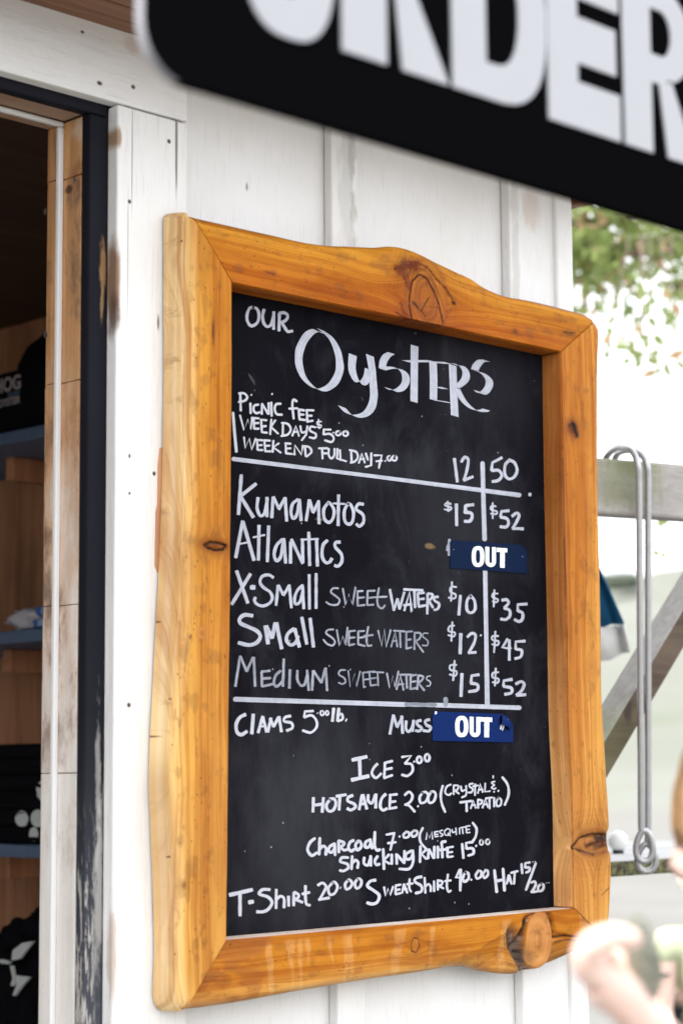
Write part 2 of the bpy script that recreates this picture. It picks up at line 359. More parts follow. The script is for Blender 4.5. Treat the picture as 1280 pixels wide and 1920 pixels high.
# ------------------------------------------------------------------ the menu board: live-edge frame
YF = -.070; YO = -.0625; YBK = -.0275
def lat(ix, iz, seed):
    n = (ix.astype(np.int64)*374761393 + iz.astype(np.int64)*668265263 + seed*1442695041) & 0xffffffff
    n = ((n ^ (n >> 13))*1274126177) & 0xffffffff
    return ((n ^ (n >> 16)) & 0xffff)/65535.
def vn(x, y, seed=0):
    ix, iy = np.floor(x), np.floor(y); fx, fy = x-ix, y-iy; fx = fx*fx*(3-2*fx); fy = fy*fy*(3-2*fy)
    a, b, c, d = lat(ix, iy, seed), lat(ix+1, iy, seed), lat(ix, iy+1, seed), lat(ix+1, iy+1, seed)
    return (a*(1-fx)+b*fx)*(1-fy)+(c*(1-fx)+d*fx)*fy
def fbm(x, y, seed=0, o=4):
    s = 0; a = .5
    for i in range(o): s = s+a*vn(x*2**i, y*2**i, seed+i*17); a *= .5
    return s/(1-.5**o)
def sm(x, a, b): t = np.clip((x-a)/(b-a), 0, 1); return t*t*(3-2*t)
def w2(px, py, y=YF): p = PY(px, py, y); return p.x, p.z
def resample(P, n):
    P = np.array(P); d = np.r_[0, np.cumsum(np.hypot(*np.diff(P, axis=0).T))]; t = np.linspace(0, d[-1], n)
    return np.c_[np.interp(t, d, P[:, 0]), np.interp(t, d, P[:, 1])]
def smoothline(P, n, y): return resample([w2(q[0], q[1], y) for q in catmull(P, 8)], n)
def segdist(X, Z, pts):
    D = np.full(X.shape, 9.)
    for (a, b), (c, d) in zip(pts[:-1], pts[1:]):
        vx, vz = c-a, d-b; t = np.clip(((X-a)*vx+(Z-b)*vz)/(vx*vx+vz*vz+1e-12), 0, 1)
        D = np.minimum(D, np.hypot(X-a-t*vx, Z-b-t*vz))
    return D
KN = [  # px, py, rx, rz (m), ring strength, glow colour, glow
    (800, 560, .036, .050, 1., (.36, .12, .028), .55), (405, 1023, .026, .009, 1., (.20, .06, .015), .9), (1073, 803, .016, .012, .5, (.14, .04, .015), .85),
    (1112, 1580, .045, .022, .6, (.20, .06, .02), .7), (778, 1772, .009, .014, .8, (.30, .12, .04), .4), (1006, 1762, .031, .043, .5, (.5, .2, .06), .0),
    (380, 1187, .006, .006, .3, (.5, .3, .15), .3), (505, 512, .010, .0025, .5, (.15, .03, .01), .6), (400, 620, .0022, .018, .6, (.18, .05, .02), .8), (965, 622, .006, .004, .6, (.15, .05, .02), .7),
    (1066, 625, .012, .004, .6, (.12, .05, .02), .7), (1108, 1250, .012, .02, .2, (.35, .14, .05), .3), (345, 1660, .004, .004, .5, (.3, .1, .04), .5)]
LN = [  # dark lines: px points, width m, colour, strength
    ([(772, 599), (768, 575), (768, 554), (773, 527), (786, 514), (800, 522), (814, 546), (824, 572), (830, 607)], .0020, (.07, .015, .006), .95),
    ([(768, 540), (776, 508), (788, 503), (802, 511), (820, 540), (836, 585)], .0012, (.20, .05, .015), .7),
    ([(740, 505), (750, 499), (762, 491), (782, 493), (800, 501), (817, 522), (835, 540), (848, 560)], .0022, (.13, .028, .008), .85),
    ([(748, 506), (762, 495), (778, 498)], .011, (.15, .030, .008), .85), ([(754, 507), (760, 524), (766, 540)], .0040, (.18, .04, .012), .8), ([(762, 510), (768, 530)], .0030, (.20, .05, .015), .7),
    ([(751, 568), (758, 585), (768, 600)], .0040, (.20, .045, .014), .75), ([(756, 590), (752, 575)], .0020, (.25, .06, .02), .7), ([(830, 606), (840, 590), (848, 575)], .0012, (.30, .08, .02), .6),
    ([(752, 603), (760, 606)], .006, (.05, .015, .008), .9), ([(781, 603), (784, 608)], .0028, (.02, .01, .006), .95), ([(785, 612), (805, 618), (822, 612)], .0020, (.10, .03, .01), .7),
    ([(790, 583), (798, 568), (806, 557)], .0009, (.03, .01, .005), .95), ([(782, 574), (790, 584), (798, 594)], .0009, (.03, .01, .005), .95),
    ([(798, 520), (800, 540)], .0006, (.05, .02, .01), .8), ([(806, 575), (822, 577)], .0006, (.05, .02, .01), .8),
    ([(849, 566), (852, 568)], .0035, (.03, .012, .008), .9), ([(775, 567), (782, 574)], .0030, (.06, .02, .01), .9),
    ([(742, 585), (766, 600), (800, 606), (828, 612)], .0018, (.12, .03, .012), .8),
    ([(1066, 797), (1071, 803)], .003, (.10, .035, .015), .8), ([(1073, 796), (1077, 806), (1080, 815)], .0055, (.012, .008, .008), .95),
    ([(384, 1022), (395, 1017), (410, 1017), (425, 1023), (418, 1031), (402, 1031), (390, 1027), (384, 1022)], .0017, (.02, .01, .006), .97),
    ([(1057, 1577), (1066, 1583), (1072, 1590), (1064, 1600)], .0018, (.03, .012, .01), .95), ([(1072, 1590), (1086, 1572), (1108, 1563), (1134, 1564)], .0020, (.03, .015, .01), .95),
    ([(1072, 1590), (1090, 1596), (1112, 1602)], .0022, (.05, .02, .012), .9), ([(1098, 1586), (1115, 1580), (1133, 1577)], .0035, (.05, .02, .012), .85),
    ([(1118, 1571), (1140, 1571)], .006, (.03, .015, .012), .9), ([(1112, 1588), (1136, 1584)], .004, (.10, .045, .025), .8), ([(1090, 1600), (1136, 1597)], .003, (.25, .12, .06), .6),
    ([(771, 1783), (770, 1768), (776, 1758), (784, 1760), (785, 1775), (779, 1786), (771, 1783)], .0010, (.08, .03, .015), .9),
    ([(984, 1724), (978, 1750), (982, 1780), (1000, 1808)], .0028, (.04, .03, .028), .9), ([(962, 1750), (975, 1775), (992, 1800)], .008, (.13, .11, .10), .85),
    ([(958, 1748), (966, 1770), (980, 1796)], .003, (.03, .022, .02), .9), ([(968, 1752), (984, 1790)], .0016, (.45, .40, .36), .6), ([(1025, 1712), (1034, 1730), (1037, 1757)], .0030, (.05, .035, .03), .9),
    ([(1019, 1725), (1020, 1729)], .0028, (.03, .015, .01), .95), ([(1037, 1757), (1060, 1754), (1090, 1757), (1108, 1752)], .0018, (.05, .03, .02), .85),
    ([(1040, 1766), (1062, 1762), (1085, 1764)], .0016, (.10, .05, .03), .7), ([(950, 1750), (930, 1760), (905, 1776)], .0009, (.20, .09, .04), .6),
    ([(948, 1757), (956, 1775)], .0015, (.12, .05, .03), .6), ([(1000, 1712), (985, 1718), (982, 1732)], .0016, (.05, .03, .02), .8),
    ([(1055, 860), (1058, 1000), (1060, 1160), (1063, 1340), (1067, 1440), (1071, 1520)], .0016, (.25, .12, .06), .6),
    ([(1057, 1010), (1059, 1100), (1060, 1170)], .0012, (.12, .05, .03), .6), ([(1128, 1678), (1142, 1664)], .001, (.1, .05, .03), .8),
    ([(398, 608), (399, 645)], .0010, (.12, .035, .02), .95),
    ([(352, 1190), (350, 1230), (347, 1260)], .0010, (.35, .17, .07), .6), ([(356, 1196), (358, 1192)], .0018, (.12, .04, .02), .8), ([(422, 1228), (423, 1233)], .0016, (.2, .07, .03), .8),
    ([(500, 510), (508, 513), (514, 515)], .0014, (.18, .04, .015), .9), ([(1056, 622), (1066, 624), (1078, 624)], .0012, (.10, .04, .02), .9)]
RELIEF = [([(960, 1748), (970, 1768), (984, 1792), (996, 1806)], .009, .012), ([(1030, 1715), (1037, 1740), (1038, 1757), (1060, 1756)], .004, .006),
          ([(1072, 1590), (1090, 1572), (1134, 1566)], .004, .004), ([(384, 1022), (395, 1017), (425, 1023), (418, 1031), (402, 1031), (384, 1022)], .0018, .0015)]
CHAM = np.array([w2(*q, y=YF) for q in [(800, 1830), (847, 1799), (901, 1778), (948, 1749), (984, 1735), (1010, 1790), (1036, 1762), (1088, 1757), (1125, 1745)]])
PAL = {  # member: colours from inner edge (0) to outer edge (1)
    'left': ([0, .35, .6, .75, 1.0], [(.50, .19, .020), (.54, .215, .024), (.62, .29, .045), (.72, .43, .14), (.80, .58, .31)]),
    'top': ([0, .3, .6, .9, 1.0], [(.42, .12, .009), (.48, .15, .011), (.56, .22, .018), (.56, .24, .022), (.20, .07, .015)]),
    'right': ([0, .2, .55, .85, 1.0], [(.54, .21, .04), (.46, .165, .020), (.53, .21, .03), (.58, .26, .045), (.40, .17, .035)]),
    'bottom': ([0, .25, .6, .9, 1.0], [(.42, .14, .012), (.50, .185, .018), (.50, .19, .02), (.56, .27, .06), (.52, .30, .12)])}
def woodmat():
    a = N('varnished_honey_wood', .5, .04); gc = a.attr('gc', 'Vector'); tint = a.attr('tint')
    f1 = a.ma('ADD', a.ma('MULTIPLY', a.noise(a.mapp(gc, (2.2, 150, 1)), 1, 5, .65, .25), .6), a.ma('MULTIPLY', a.noise(a.mapp(gc, (.9, 42, 1)), 1, 4, .6, .4), .4)); f2 = a.noise(a.mapp(gc, (14, 700, 1)), 1, 3, .6)
    f3 = a.noise(a.mapp(gc, (30, 60, 1)), 1, 5, .7)
    c = a.mix(a.ramp(f1, .42, .60, 0, .80), tint, a.mix(1., tint, (.66, .47, .36), 'MULTIPLY'))
    c = a.mix(a.ramp(f2, .5, .75, 0, .35), c, a.mix(1., c, (.62, .45, .36), 'MULTIPLY'))
    c = a.mix(a.ramp(f3, .57, .72, 0, .42), c, (.16, .065, .025))
    sp = a.ma('MULTIPLY', a.ramp(a.vor(a.mapp(gc, (70, 130, 1)), 1), .16, .06), a.ramp(a.noise(a.mapp(gc, (25, 25, 1)), 1, 2), .44, .54))
    c = a.mix(a.ma('MULTIPLY', sp, .8), c, (.07, .025, .012))
    a.col(c); a.rough(a.ramp(f3, .3, .7, .30, .48)); a.b.inputs['Coat Weight'].default_value = .008; a.b.inputs['Coat Roughness'].default_value = .18
    a.bump(a.ma('ADD', a.ma('MULTIPLY', f1, .6), a.ma('MULTIPLY', sp, -1.5)), .25, .0012)
    return a.m
M_frame = woodmat()
def member(name, which, I, O, Bk=None, ns=420, horizontal=False, rr=.016, seed=1):
    inn = smoothline(I, ns, YF); out = smoothline(O, ns, YO)
    bk = smoothline(Bk, ns, YBK) if Bk is not None else None
    rows = []   # list of (x, y, z, u)
    nf = 70; nb = 16 if Bk is not None else 7
    dirv = out-inn; L = np.hypot(*dirv.T)[:, None]
    prof = [(0, YBK+.0, 0), (0, YB+.002, 0), (0, YF+.016, 0), (0, YF+.004, .0), (.0006, YF+.0015, 0), (.002, YF+.0003, 0)]
    pts = []; us = []
    for off, y, _ in prof:
        pts.append(np.c_[inn+dirv/L*off, np.full(ns, y)]); us.append(np.zeros(ns))
    if Bk is not None: rr = .007
    for k in range(1, nf+1):
        u = k/nf; q = inn+dirv*u; dist = (1-u)*L[:, 0]
        ud = np.clip(rr-dist, 0, rr)/rr; y = YF + rr*(1-np.sqrt(np.clip(1-ud**2*.985, 0, 1)))*(.75 if Bk is None else .5)
        pts.append(np.c_[q, y]); us.append(np.full(ns, u*(.80 if Bk is not None else 1)))
    last = pts[-1]
    for k in range(1, nb+1):
        v = k/nb
        if Bk is not None:
            c = bk+(last[:, :2]-bk)*.25; cy = YF+.006
            q = (1-v)**2*last[:, :2]+2*v*(1-v)*c+v*v*bk; y = (1-v)**2*last[:, 2]+2*v*(1-v)*cy+v*v*YBK
            pts.append(np.c_[q, y]); us.append(np.full(ns, .8+.2*v))
        else:
            q = last[:, :2]-dirv/L*(.002*v*v); y = last[:, 2]*(1-v)+YBK*v; pts.append(np.c_[q, y]); us.append(np.full(ns, 1.))
    A = np.stack(pts)                                  # rows x ns x (X, Z, Y)
    U = np.stack(us); X, Z, Y = A[..., 0].copy(), A[..., 1].copy(), A[..., 2].copy()
    al, ac = (X, Z) if horizontal else (Z, X)
    # relief: gentle waviness, live edge, crevices
    face = np.ones_like(Y); face[:4] = 0; face[-3:] = 0
    Y += face*((fbm(al*4, ac*14, seed)-.5)*.004 + (fbm(al*22, ac*70, seed+5)-.5)*.0009)
    for pl, wd, dp in RELIEF:
        D = segdist(X, Z, [w2(*q) for q in pl]); Y += face*dp*np.exp(-(D/wd)**2)
    if which == 'bottom':
        zl = np.interp(X, CHAM[:, 0], CHAM[:, 1], left=-9, right=CHAM[-1, 1]); below = np.clip(zl-Z, 0, .05)
        kx, kz = w2(1008, 1762); e = np.hypot((X-kx)/.031, (Z-kz)/.044); keep = sm(e, .95, 1.1)
        Y += face*keep*np.minimum(below*.42, .013); Y -= face*(1-keep)*.002
    if which == 'left':   # the two ends round over like the boards they meet
        for (xa, ya), (xb, yb), sg in (((308, 396), (356, 404), 1), ((300, 1898), (344, 1892), -1)):
            (ax_, az_), (bx_, bz_) = w2(xa, ya), w2(xb, yb); zt_ = az_+(bz_-az_)*(X-ax_)/(bx_-ax_); dz_ = np.clip((zt_-Z)*sg, 0, 1); r_ = .014; u_ = np.clip(r_-dz_, 0, r_)/r_
            Y += face*np.clip(r_*(1-np.sqrt(np.clip(1-u_**2*.985, 0, 1)))*.75-np.clip(Y-YF, 0, .02), 0, 1)
    if which == 'left':   # long flutes of the bark edge
        f = sm(U, .78, .86); Y += face*f*(fbm(Z*1.5, U*30, 9)-.5)*.006*(sm(np.arange(ns), 0, 30)*sm(np.arange(ns)[::-1], 0, 30))[None]
    # colour
    us_, cs = PAL[which]; cs = np.array(cs)
    Uw = np.clip(U+(fbm(al*3, ac*10, seed+31)-.5)*.28, 0, 1)
    T = np.stack([np.interp(Uw, us_, cs[:, i]) for i in range(3)], -1)
    if which in ('left', 'right'):      # lower ends painted paler for the brighter light there, redder above
        lowp = sm(Z, 1.95, 1.25)[..., None]; T = T*(1-lowp)+(T*.78+np.array((.19, .13, .045)))*lowp
    if which == 'left':
        st = sm(fbm(Z*1.2, U*55, 77), .50, .62)*sm(U, .70, .80); T = T*(1-st[..., None]*.55)+np.array((.90, .72, .48))*st[..., None]*.55  # pale streaks painted in for the reflections along the left edge
    if which == 'bottom':
        dr = sm(fbm(X*60+fbm(X*10, Z*10, 5)*2, Z*5, 61), .60, .70)*sm(U, .05, .15)*.2; T = T*(1-dr[..., None])+np.array((.80, .55, .26))*dr[..., None]
        bb = sm(fbm(X*14, Z*30, 71), .55, .68)*.55; T = T*(1-bb[..., None])+np.array((.30, .10, .03))*bb[..., None]
    ph = ac+(fbm(al*1.6, ac*6, seed+3)-.5)*.05+(fbm(al*9, ac*25, seed+4)-.5)*.006
    ring = np.zeros_like(ph)
    for kx, ky, rx, rz, stg, gcol, glow in KN:
        cx, cz = w2(kx, ky); e = np.hypot((X-cx)/rx, (Z-cz)/rz); ph = ph+(.5*rz if horizontal else .5*rx)*np.exp(-(e/1.6)**2)*np.sign((ac-(cz if horizontal else cx)))*-1*(e > .9)
        inside = sm(e, 1.25, .95); ph = ph*(1-inside)+(e*(rx+rz)*(.12 if kx == 1006 else .4)+kx)*inside
        g = glow*np.exp(-(e/1.35)**2)*(.75+.5*fbm(X*70, Z*70, 15))
        g = np.clip(g, 0, .9)[..., None]; T = T*(1-g)+np.array(gcol)*g
        if stg > .5 and rx > .03:
            rg = (sm(fbm(e*9, e*0+kx, 44, 2), .5, .7)*np.exp(-(e/1.9)**2)*.55)[..., None]; T = T*(1-rg)+np.array((.26, .09, .03))*rg
    for pl, wd, c, s in LN:
        wd *= 1.35; D = segdist(X, Z, [w2(*q) for q in pl])+(fbm(X*260, Z*260, 23)-.5)*wd*.9; m = ((sm(D, wd, wd*.45) if wd < .0028 else np.exp(-(np.maximum(D, 0)/wd/.75)**2)*(.85+.6*fbm(X*120, Z*300, 29)))*s); m = np.clip(m, 0, 1)[..., None]; T = T*(1-m)+np.array(c)*m
    if which == 'bottom':
        kx, kz = w2(1008, 1762); e = np.hypot((X-kx)/.031, (Z-kz)/.044); m = (sm(e, 1., .93)*.75)[..., None]; T = T*(1-m)+np.array((.60, .29, .10))*m
        bk_ = sm(e+(fbm(X*90, Z*60, 51)-.5)*.25, 1.42, 1.25)*sm(e, 1.0, 1.06)*sm(X, kx+.012, kx-.006)*sm(Z, kz+.042, kz+.025)*face
        g_ = fbm(X*260, Z*110, 52); bc = np.array((.035, .026, .022))*(1-sm(g_, .5, .68))[..., None]+np.array((.36, .32, .29))*sm(g_, .5, .68)[..., None]
        m = (bk_*.93)[..., None]; T = T*(1-m)+bc*m; Y += bk_*(.006-.003*g_)
        m = (sm(Y-YF, .006, .014)*sm(X, kx-.09, kx-.03)*sm(e, 1.0, 1.15)*face*.35)[..., None]; T = T*(1-m)+np.array((.22, .12, .06))*m
    if which == 'right': # inner side of the right board is clean pale wood
        lw = sm(Z[:4], 1.9, 1.25)[..., None]; T[:4] = np.array((.50, .20, .05))*(1-lw)+np.array((.84, .48, .19))*lw; T[:4] *= (.8+.4*fbm(Z[:4]*14, Y[:4]*90, 12))[..., None]
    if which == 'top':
        T[:4] = T[:4]*.5+np.array((.34, .12, .03))*.5  # underside of the top board darkened, its shade put into the colour
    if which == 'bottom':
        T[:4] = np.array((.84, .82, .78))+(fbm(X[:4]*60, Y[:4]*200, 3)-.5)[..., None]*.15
    bm_ = sm(fbm(al*6+3, ac*34, seed+90), .46, .72)[..., None]*.55; T = T*(1-bm_)+T*np.array((.68, .55, .50))*bm_
    bl_ = sm(fbm(al*45, ac*70, seed+95), .60, .74)[..., None]*.30*(sm(U, .05, .2)*(1-sm(U, .76, .82)*(which == 'left')))[..., None]; T = T*(1-bl_)+np.array((.16, .07, .03))*bl_
    ph = ph+np.where(np.arange(X.shape[0])[:, None] < 4, (Y-YF)*1., 0)
    T = np.clip(T*(.94+.12*fbm(al*30, ac*30, seed+8))[..., None], .004, .9)
    # end caps: fold the last rows to the back plane
    R, C = X.shape
    V = np.stack([X, Y, Z], -1)
    e0 = V[:, :1].copy(); e1 = V[:, -1:].copy(); e0[..., 1] = YBK; e1[..., 1] = YBK
    V = np.concatenate([e0, V, e1], 1); T = np.concatenate([T[:, :1]*.5, T, T[:, -1:]*.5], 1)
    G = np.stack([al, ph, np.full_like(al, seed*3.1)], -1); G = np.concatenate([G[:, :1], G, G[:, -1:]], 1); C += 2
    idx = np.arange(R*C).reshape(R, C)
    F = np.stack([idx[:-1, :-1], idx[:-1, 1:], idx[1:, 1:], idx[1:, :-1]], -1).reshape(-1, 4)
    v0, v1, v3 = (V.reshape(-1, 3)[F[len(F)//2, k]] for k in (0, 1, 3))
    if np.cross(v1-v0, v3-v0)[1] > 0: F = F[:, ::-1]
    me = bpy.data.meshes.new(name); me.vertices.add(R*C); me.vertices.foreach_set('co', V.reshape(-1).astype(np.float32))
    me.loops.add(F.size); me.loops.foreach_set('vertex_index', F.reshape(-1).astype(np.int32))
    me.polygons.add(len(F)); me.polygons.foreach_set('loop_start', (np.arange(len(F))*4).astype(np.int32)); me.polygons.foreach_set('loop_total', np.full(len(F), 4, np.int32))
    me.polygons.foreach_set('use_smooth', np.ones(len(F), bool)); me.update(calc_edges=True)
    at = me.attributes.new('tint', 'FLOAT_COLOR', 'POINT'); at.data.foreach_set('color', np.concatenate([T, np.ones((R, C, 1))], -1).reshape(-1).astype(np.float32))
    ag = me.attributes.new('gc', 'FLOAT_VECTOR', 'POINT'); ag.data.foreach_set('vector', G.reshape(-1).astype(np.float32))
    return link(name, me, M_frame, boardT)
boardT = thing('menu_board', 'black oyster price board in a live-edge honey wood frame hung on the white wall', 'menu board', (.34, -.03, 1.2))
E4 = .6
I_l = [(435.3, 531), (434.5, 800), (433, 1100), (429, 1450), (424.5, 1761)]
O_l = [(354, 405), (352, 480), (351, 650), (350, 878), (342, 1034), (340, 1125), (327, 1256), (311, 1435), (314, 1500), (322, 1586), (326, 1637), (327, 1775), (330, 1840), (336, 1872), (342, 1892)]
B_l = [(319, 400.5), (312, 402), (308, 408), (306.8, 420), (306.5, 560), (307, 700), (305, 826), (304, 878), (302, 956), (299, 1034), (296, 1099), (291, 1190), (286, 1295), (281, 1390), (279, 1470), (281, 1520), (283, 1580), (286, 1650), (289, 1775), (287, 1844), (287, 1868), (291, 1884), (299, 1894), (308, 1896)]
M_back = raw_wood('raw_orange_backing', (.62, .32, .17), (.52, .24, .12), 'z')
bm = bmesh.new(); prism_bm(bm, [PY(x, y, -.0265) for x, y in ((312, 838), (300, 840), (297, 872), (296, 945), (293, 960), (291, 1060), (296, 1074), (312, 1070))], Vector((0, .0012, 0))); bmobj('backing_strip', bm, M_back, boardT)
member('frame_side', 'left', I_l, O_l, B_l, 620, False, seed=1)
I_t = [(437, 531.5), (640, 573), (850, 617), (1050, 659.5)]
O_t = [(356, 406), (372, 410), (444, 426), (510, 441), (562, 453), (608, 460), (651, 462), (700, 464), (729, 462), (757, 466), (786, 477), (819, 494), (851, 509), (880, 522), (908, 540), (944, 555), (987, 563), (1023, 571), (1059, 580), (1084, 587), (1098, 592), (1110, 600)]
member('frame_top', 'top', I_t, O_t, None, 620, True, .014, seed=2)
I_r = [(1051, 661), (1055, 917), (1061, 1176), (1064, 1347), (1071, 1500), (1073, 1640), (1074.5, 1701)]
O_r = [(1112, 602), (1119, 612), (1122, 626), (1119.5, 707), (1120, 851), (1121.7, 992), (1124, 1067), (1126, 1176), (1127, 1285), (1130, 1347), (1133, 1410), (1136, 1460), (1140, 1514), (1142, 1545), (1141, 1556), (1138, 1564), (1138, 1580), (1141, 1596), (1145, 1607), (1146, 1641), (1144, 1687), (1142, 1718), (1137, 1738), (1126, 1758)]
member('frame_side', 'right', I_r, O_r, None, 620, False, .020, seed=3)
I_b = [(426, 1762), (640, 1743), (860, 1723), (1074, 1703)]
O_b = [(341, 1893), (397, 1886), (466, 1875), (545, 1860), (604, 1850), (650, 1842), (700, 1834), (754, 1827), (808, 1818), (844, 1813), (880, 1813), (905, 1818), (934, 1825), (966, 1827), (987, 1823), (1023, 1811), (1050, 1801), (1081, 1785), (1105, 1773), (1124, 1760)]
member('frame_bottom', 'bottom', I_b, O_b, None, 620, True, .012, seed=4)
# blackboard panel
def slate():
    a = N('blackboard_paint', .7, .0); p = a.pos()
    l = a.noise(p, 5, 5, .6); sm_ = a.noise(a.mapp(p, (1, 1, .6)), 9, 6, .7, .6); f = a.noise(p, 120, 4, .7)
    c = a.mix(l, (.0060, .0058, .0080), (.0095, .0093, .0125))
    c = a.mix(a.ramp(sm_, .46, .70, 0, .55), c, (.030, .030, .038))
    c = a.mix(a.ma('MULTIPLY', a.ramp(f, .60, .75, 0, .30), a.ramp(sm_, .45, .6)), c, (.045, .045, .055))
    for q in ((540, 1600, .10, .10, .22), (590, 1440, .12, .08, .20), (850, 980, .12, .10, .16), (650, 860, .14, .03, .15), (800, 1250, .14, .08, .12), (900, 700, .12, .1, .10)):
        s_ = stain(q[0], q[1], ('y', YB), (q[2], .05, q[3]), (.06, .06, .072), q[4]*1.7, .35); a_ = a.blob(s_[0], s_[1], .45, 26, 1.0)
        c = a.mix(a.ma('MULTIPLY', a_, s_[3]), c, s_[2])
    sp = a.ma('MULTIPLY', a.ramp(a.vor(p, 34), .055, .03), a.ramp(a.noise(p, 12, 2), .50, .56))
    c = a.mix(a.ma('MULTIPLY', sp, .7), c, (.40, .39, .40))
    bl = a.ramp(a.noise(a.mapp(p, (1, 1, .8)), 30, 3, .6, 1.5), .73, .78, 0, .25); c = a.mix(bl, c, (.2, .2, .22))
    for q in ((805, 1024, .012, .004, .5), (592, 956, .004, .003, .5), (600, 974, .008, .002, .4)):
        s_ = stain(q[0], q[1], ('y', YB), (q[2], .05, q[3]), (.30, .20, .10), q[4], .5); c = a.mix(a.ma('MULTIPLY', a.blob(s_[0], s_[1], .5, 150), s_[3]), c, s_[2])
    a.col(c); a.rough(a.ramp(sm_, .3, .7, .56, .72)); a.bump(f, .06, .0006); return a.m
box('blackboard', -.03, .70, YB, YB+.006, 1.17, 2.13, slate(), boardT, 0)
# ------------------------------------------------------------------ handwriting on the board (white paint pen, thin raised strokes)
def chalk(name, c, fade):
    a = N(name, .6, .3); uv = a.attr('st', 'Vector'); p = a.pos()
    n1 = a.noise(a.mapp(uv, (6, 900, 1)), 1, 4, .6); n2 = a.noise(p, 70, 4, .6); n3 = a.noise(p, 420, 3, .7)
    f = a.ma('ADD', a.ma('MULTIPLY', n1, .55), a.ma('ADD', a.ma('MULTIPLY', n2, .3), a.ma('MULTIPLY', n3, .15)))
    thin = tuple(x*(1-fade) for x in c)
    a.col(a.mix(a.ramp(f, .40, .60), thin, c)); a.bump(n1, .15, .0005); return a.m
CH = {'w': chalk('white_pen_strokes', (.47, .485, .56), .30), 'g': chalk('thin_white_pen_strokes', (.34, .355, .42), .5),
      'd': chalk('faded_pen_strokes', (.28, .30, .36), .5), 'p': chalk('fresh_pen_strokes', (.53, .54, .60), .18)}
_lay = [0]
def strokes(name, ox, oy, sc, items, mat='w', nib=None, round_=False):
    """split a line of writing into words by the gaps between strokes"""
    S_ = []
    for wd, txt in items:
        for s in txt.split(';'):
            s = s.strip()
            if not s: continue
            n_ = [float(v) for v in s.lstrip('lo. ').replace(',', ' ').split()]
            bb = (n_[0]-n_[2], n_[1]-n_[3], n_[0]+n_[2], n_[1]+n_[3]) if s[0] == 'o' else (min(n_[::2]), min(n_[1::2]), max(n_[::2]), max(n_[1::2]))
            S_.append([wd, s, tuple(v+k*wd/2 for v, k in zip(bb, (-1, -1, 1, 1)))])
    gx = 22 if sc > 1 else 0; left = list(range(len(S_))); groups = []
    while left:
        g = [left.pop(0)]; grow = True
        while grow:
            grow = False
            for j in list(left):
                b = S_[j][2]
                if any(b[0]-gx < S_[i][2][2] and b[2]+gx > S_[i][2][0] and b[1]-gx*.6 < S_[i][2][3] and b[3]+gx*.6 > S_[i][2][1] for i in g): g.append(j); left.remove(j); grow = True
        groups.append(g)
    for g in groups: word(name, ox, oy, sc, [(S_[i][0], S_[i][1]) for i in sorted(g)], mat, nib, round_)
def word(name, ox, oy, sc, items, mat='w', nib=None, round_=False):
    """items: (width, 'x,y x,y ...;l x,y ...') in crop units; each stroke a ribbon lying on the board"""
    vs = []; fs = []; st = []; parts = items
    for wd, txt in parts:
        for s in txt.split(';'):
            s = s.strip()
            if not s: continue
            lin = s.startswith('l'); s = s.lstrip('l ')
            if s.startswith('o'):
                cx, cy, rx, ry = map(float, s[1:].replace(',', ' ').split()); k = random.uniform(0, 1)
                P = [np.array((cx+rx*math.sin(t+k), cy-ry*math.cos(t+k))) for t in np.linspace(0, 6.5, 14)]; lin = True; n_ = 1
            elif s.startswith('.'):
                cx, cy = map(float, s[1:].split(',')); P = [np.array((cx-.2, cy-.2)), np.array((cx+.8, cy+.3))]; lin = True
            else: P = [np.array(list(map(float, q.split(',')))) for q in s.split()]
            if not lin: P = catmull(P, 6)
            elif len(P) == 2: P = [P[0]+(P[1]-P[0])*t for t in np.linspace(0, 1, 7)]
            if not lin or len(P) > 2 or True:
                dq = np.r_[0, np.cumsum([np.hypot(*(b-a)) for a, b in zip(P[:-1], P[1:])])]
                ph = random.uniform(0, 6)
            jit = lambda t: 1+.07*math.sin(t*.06/sc*4+ph)+.04*math.sin(t*.21/sc*4+ph*2)
            _lay[0] += 1; y = YB-.00035-(_lay[0] % 24)*.00002; b0 = len(vs); L = []; R = []
            n = len(P)
            for i, p in enumerate(P):
                t = P[min(i+1, n-1)]-P[max(i-1, 0)]; t = t/(np.hypot(*t)+1e-9)
                if nib is not None: o = np.array(nib)/2*(1+.03*math.sin(dq[i]*.05+ph))
                else:
                    o = np.array((-t[1], t[0]))*wd/2*jit(dq[i])
                L.append(p+o); R.append(p-o)
            # end caps: slightly rounded
            if nib is None:
                for end, s_ in ((0, -1), (n-1, 1)):
                    t = (P[min(end+1, n-1)]-P[max(end-1, 0)]); t = t/(np.hypot(*t)+1e-9)*s_; c = P[end]; o = (L[end]-R[end])/2
                    ext = .42 if (round_ or wd < 18) else .20; sq = .45 if ext > .3 else .8
                    q1, q2 = c+t*wd*ext*.8+o*sq, c+t*wd*ext*.8-o*sq
                    if s_ < 0: L.insert(0, q1); R.insert(0, q2)
                    else: L.append(q1); R.append(q2)
            for i, (a, b) in enumerate(zip(L, R)):
                for k, q in ((0, a), (1, b)):
                    w_ = PY(ox+q[0]/sc, oy+q[1]/sc, y); vs.append(w_)
                    st.append((dq[min(max(i-1, 0), n-1)]/sc*.001, (k*wd/sc*.001), _lay[0]*1.7))
                if i: j = b0+2*i; fs.append((j-2, j-1, j+1, j))
    me = mesh(name, vs, fs)
    # face the viewer
    bm = bmesh.new(); bm.from_mesh(me)
    for f in bm.faces:
        if f.normal.y > 0: f.normal_flip()
    bm.to_mesh(me); bm.free()
    at = me.attributes.new('st', 'FLOAT_VECTOR', 'POINT'); at.data.foreach_set('vector', np.array(st, np.float32).reshape(-1))
    return link(name, me, CH[mat], boardT)
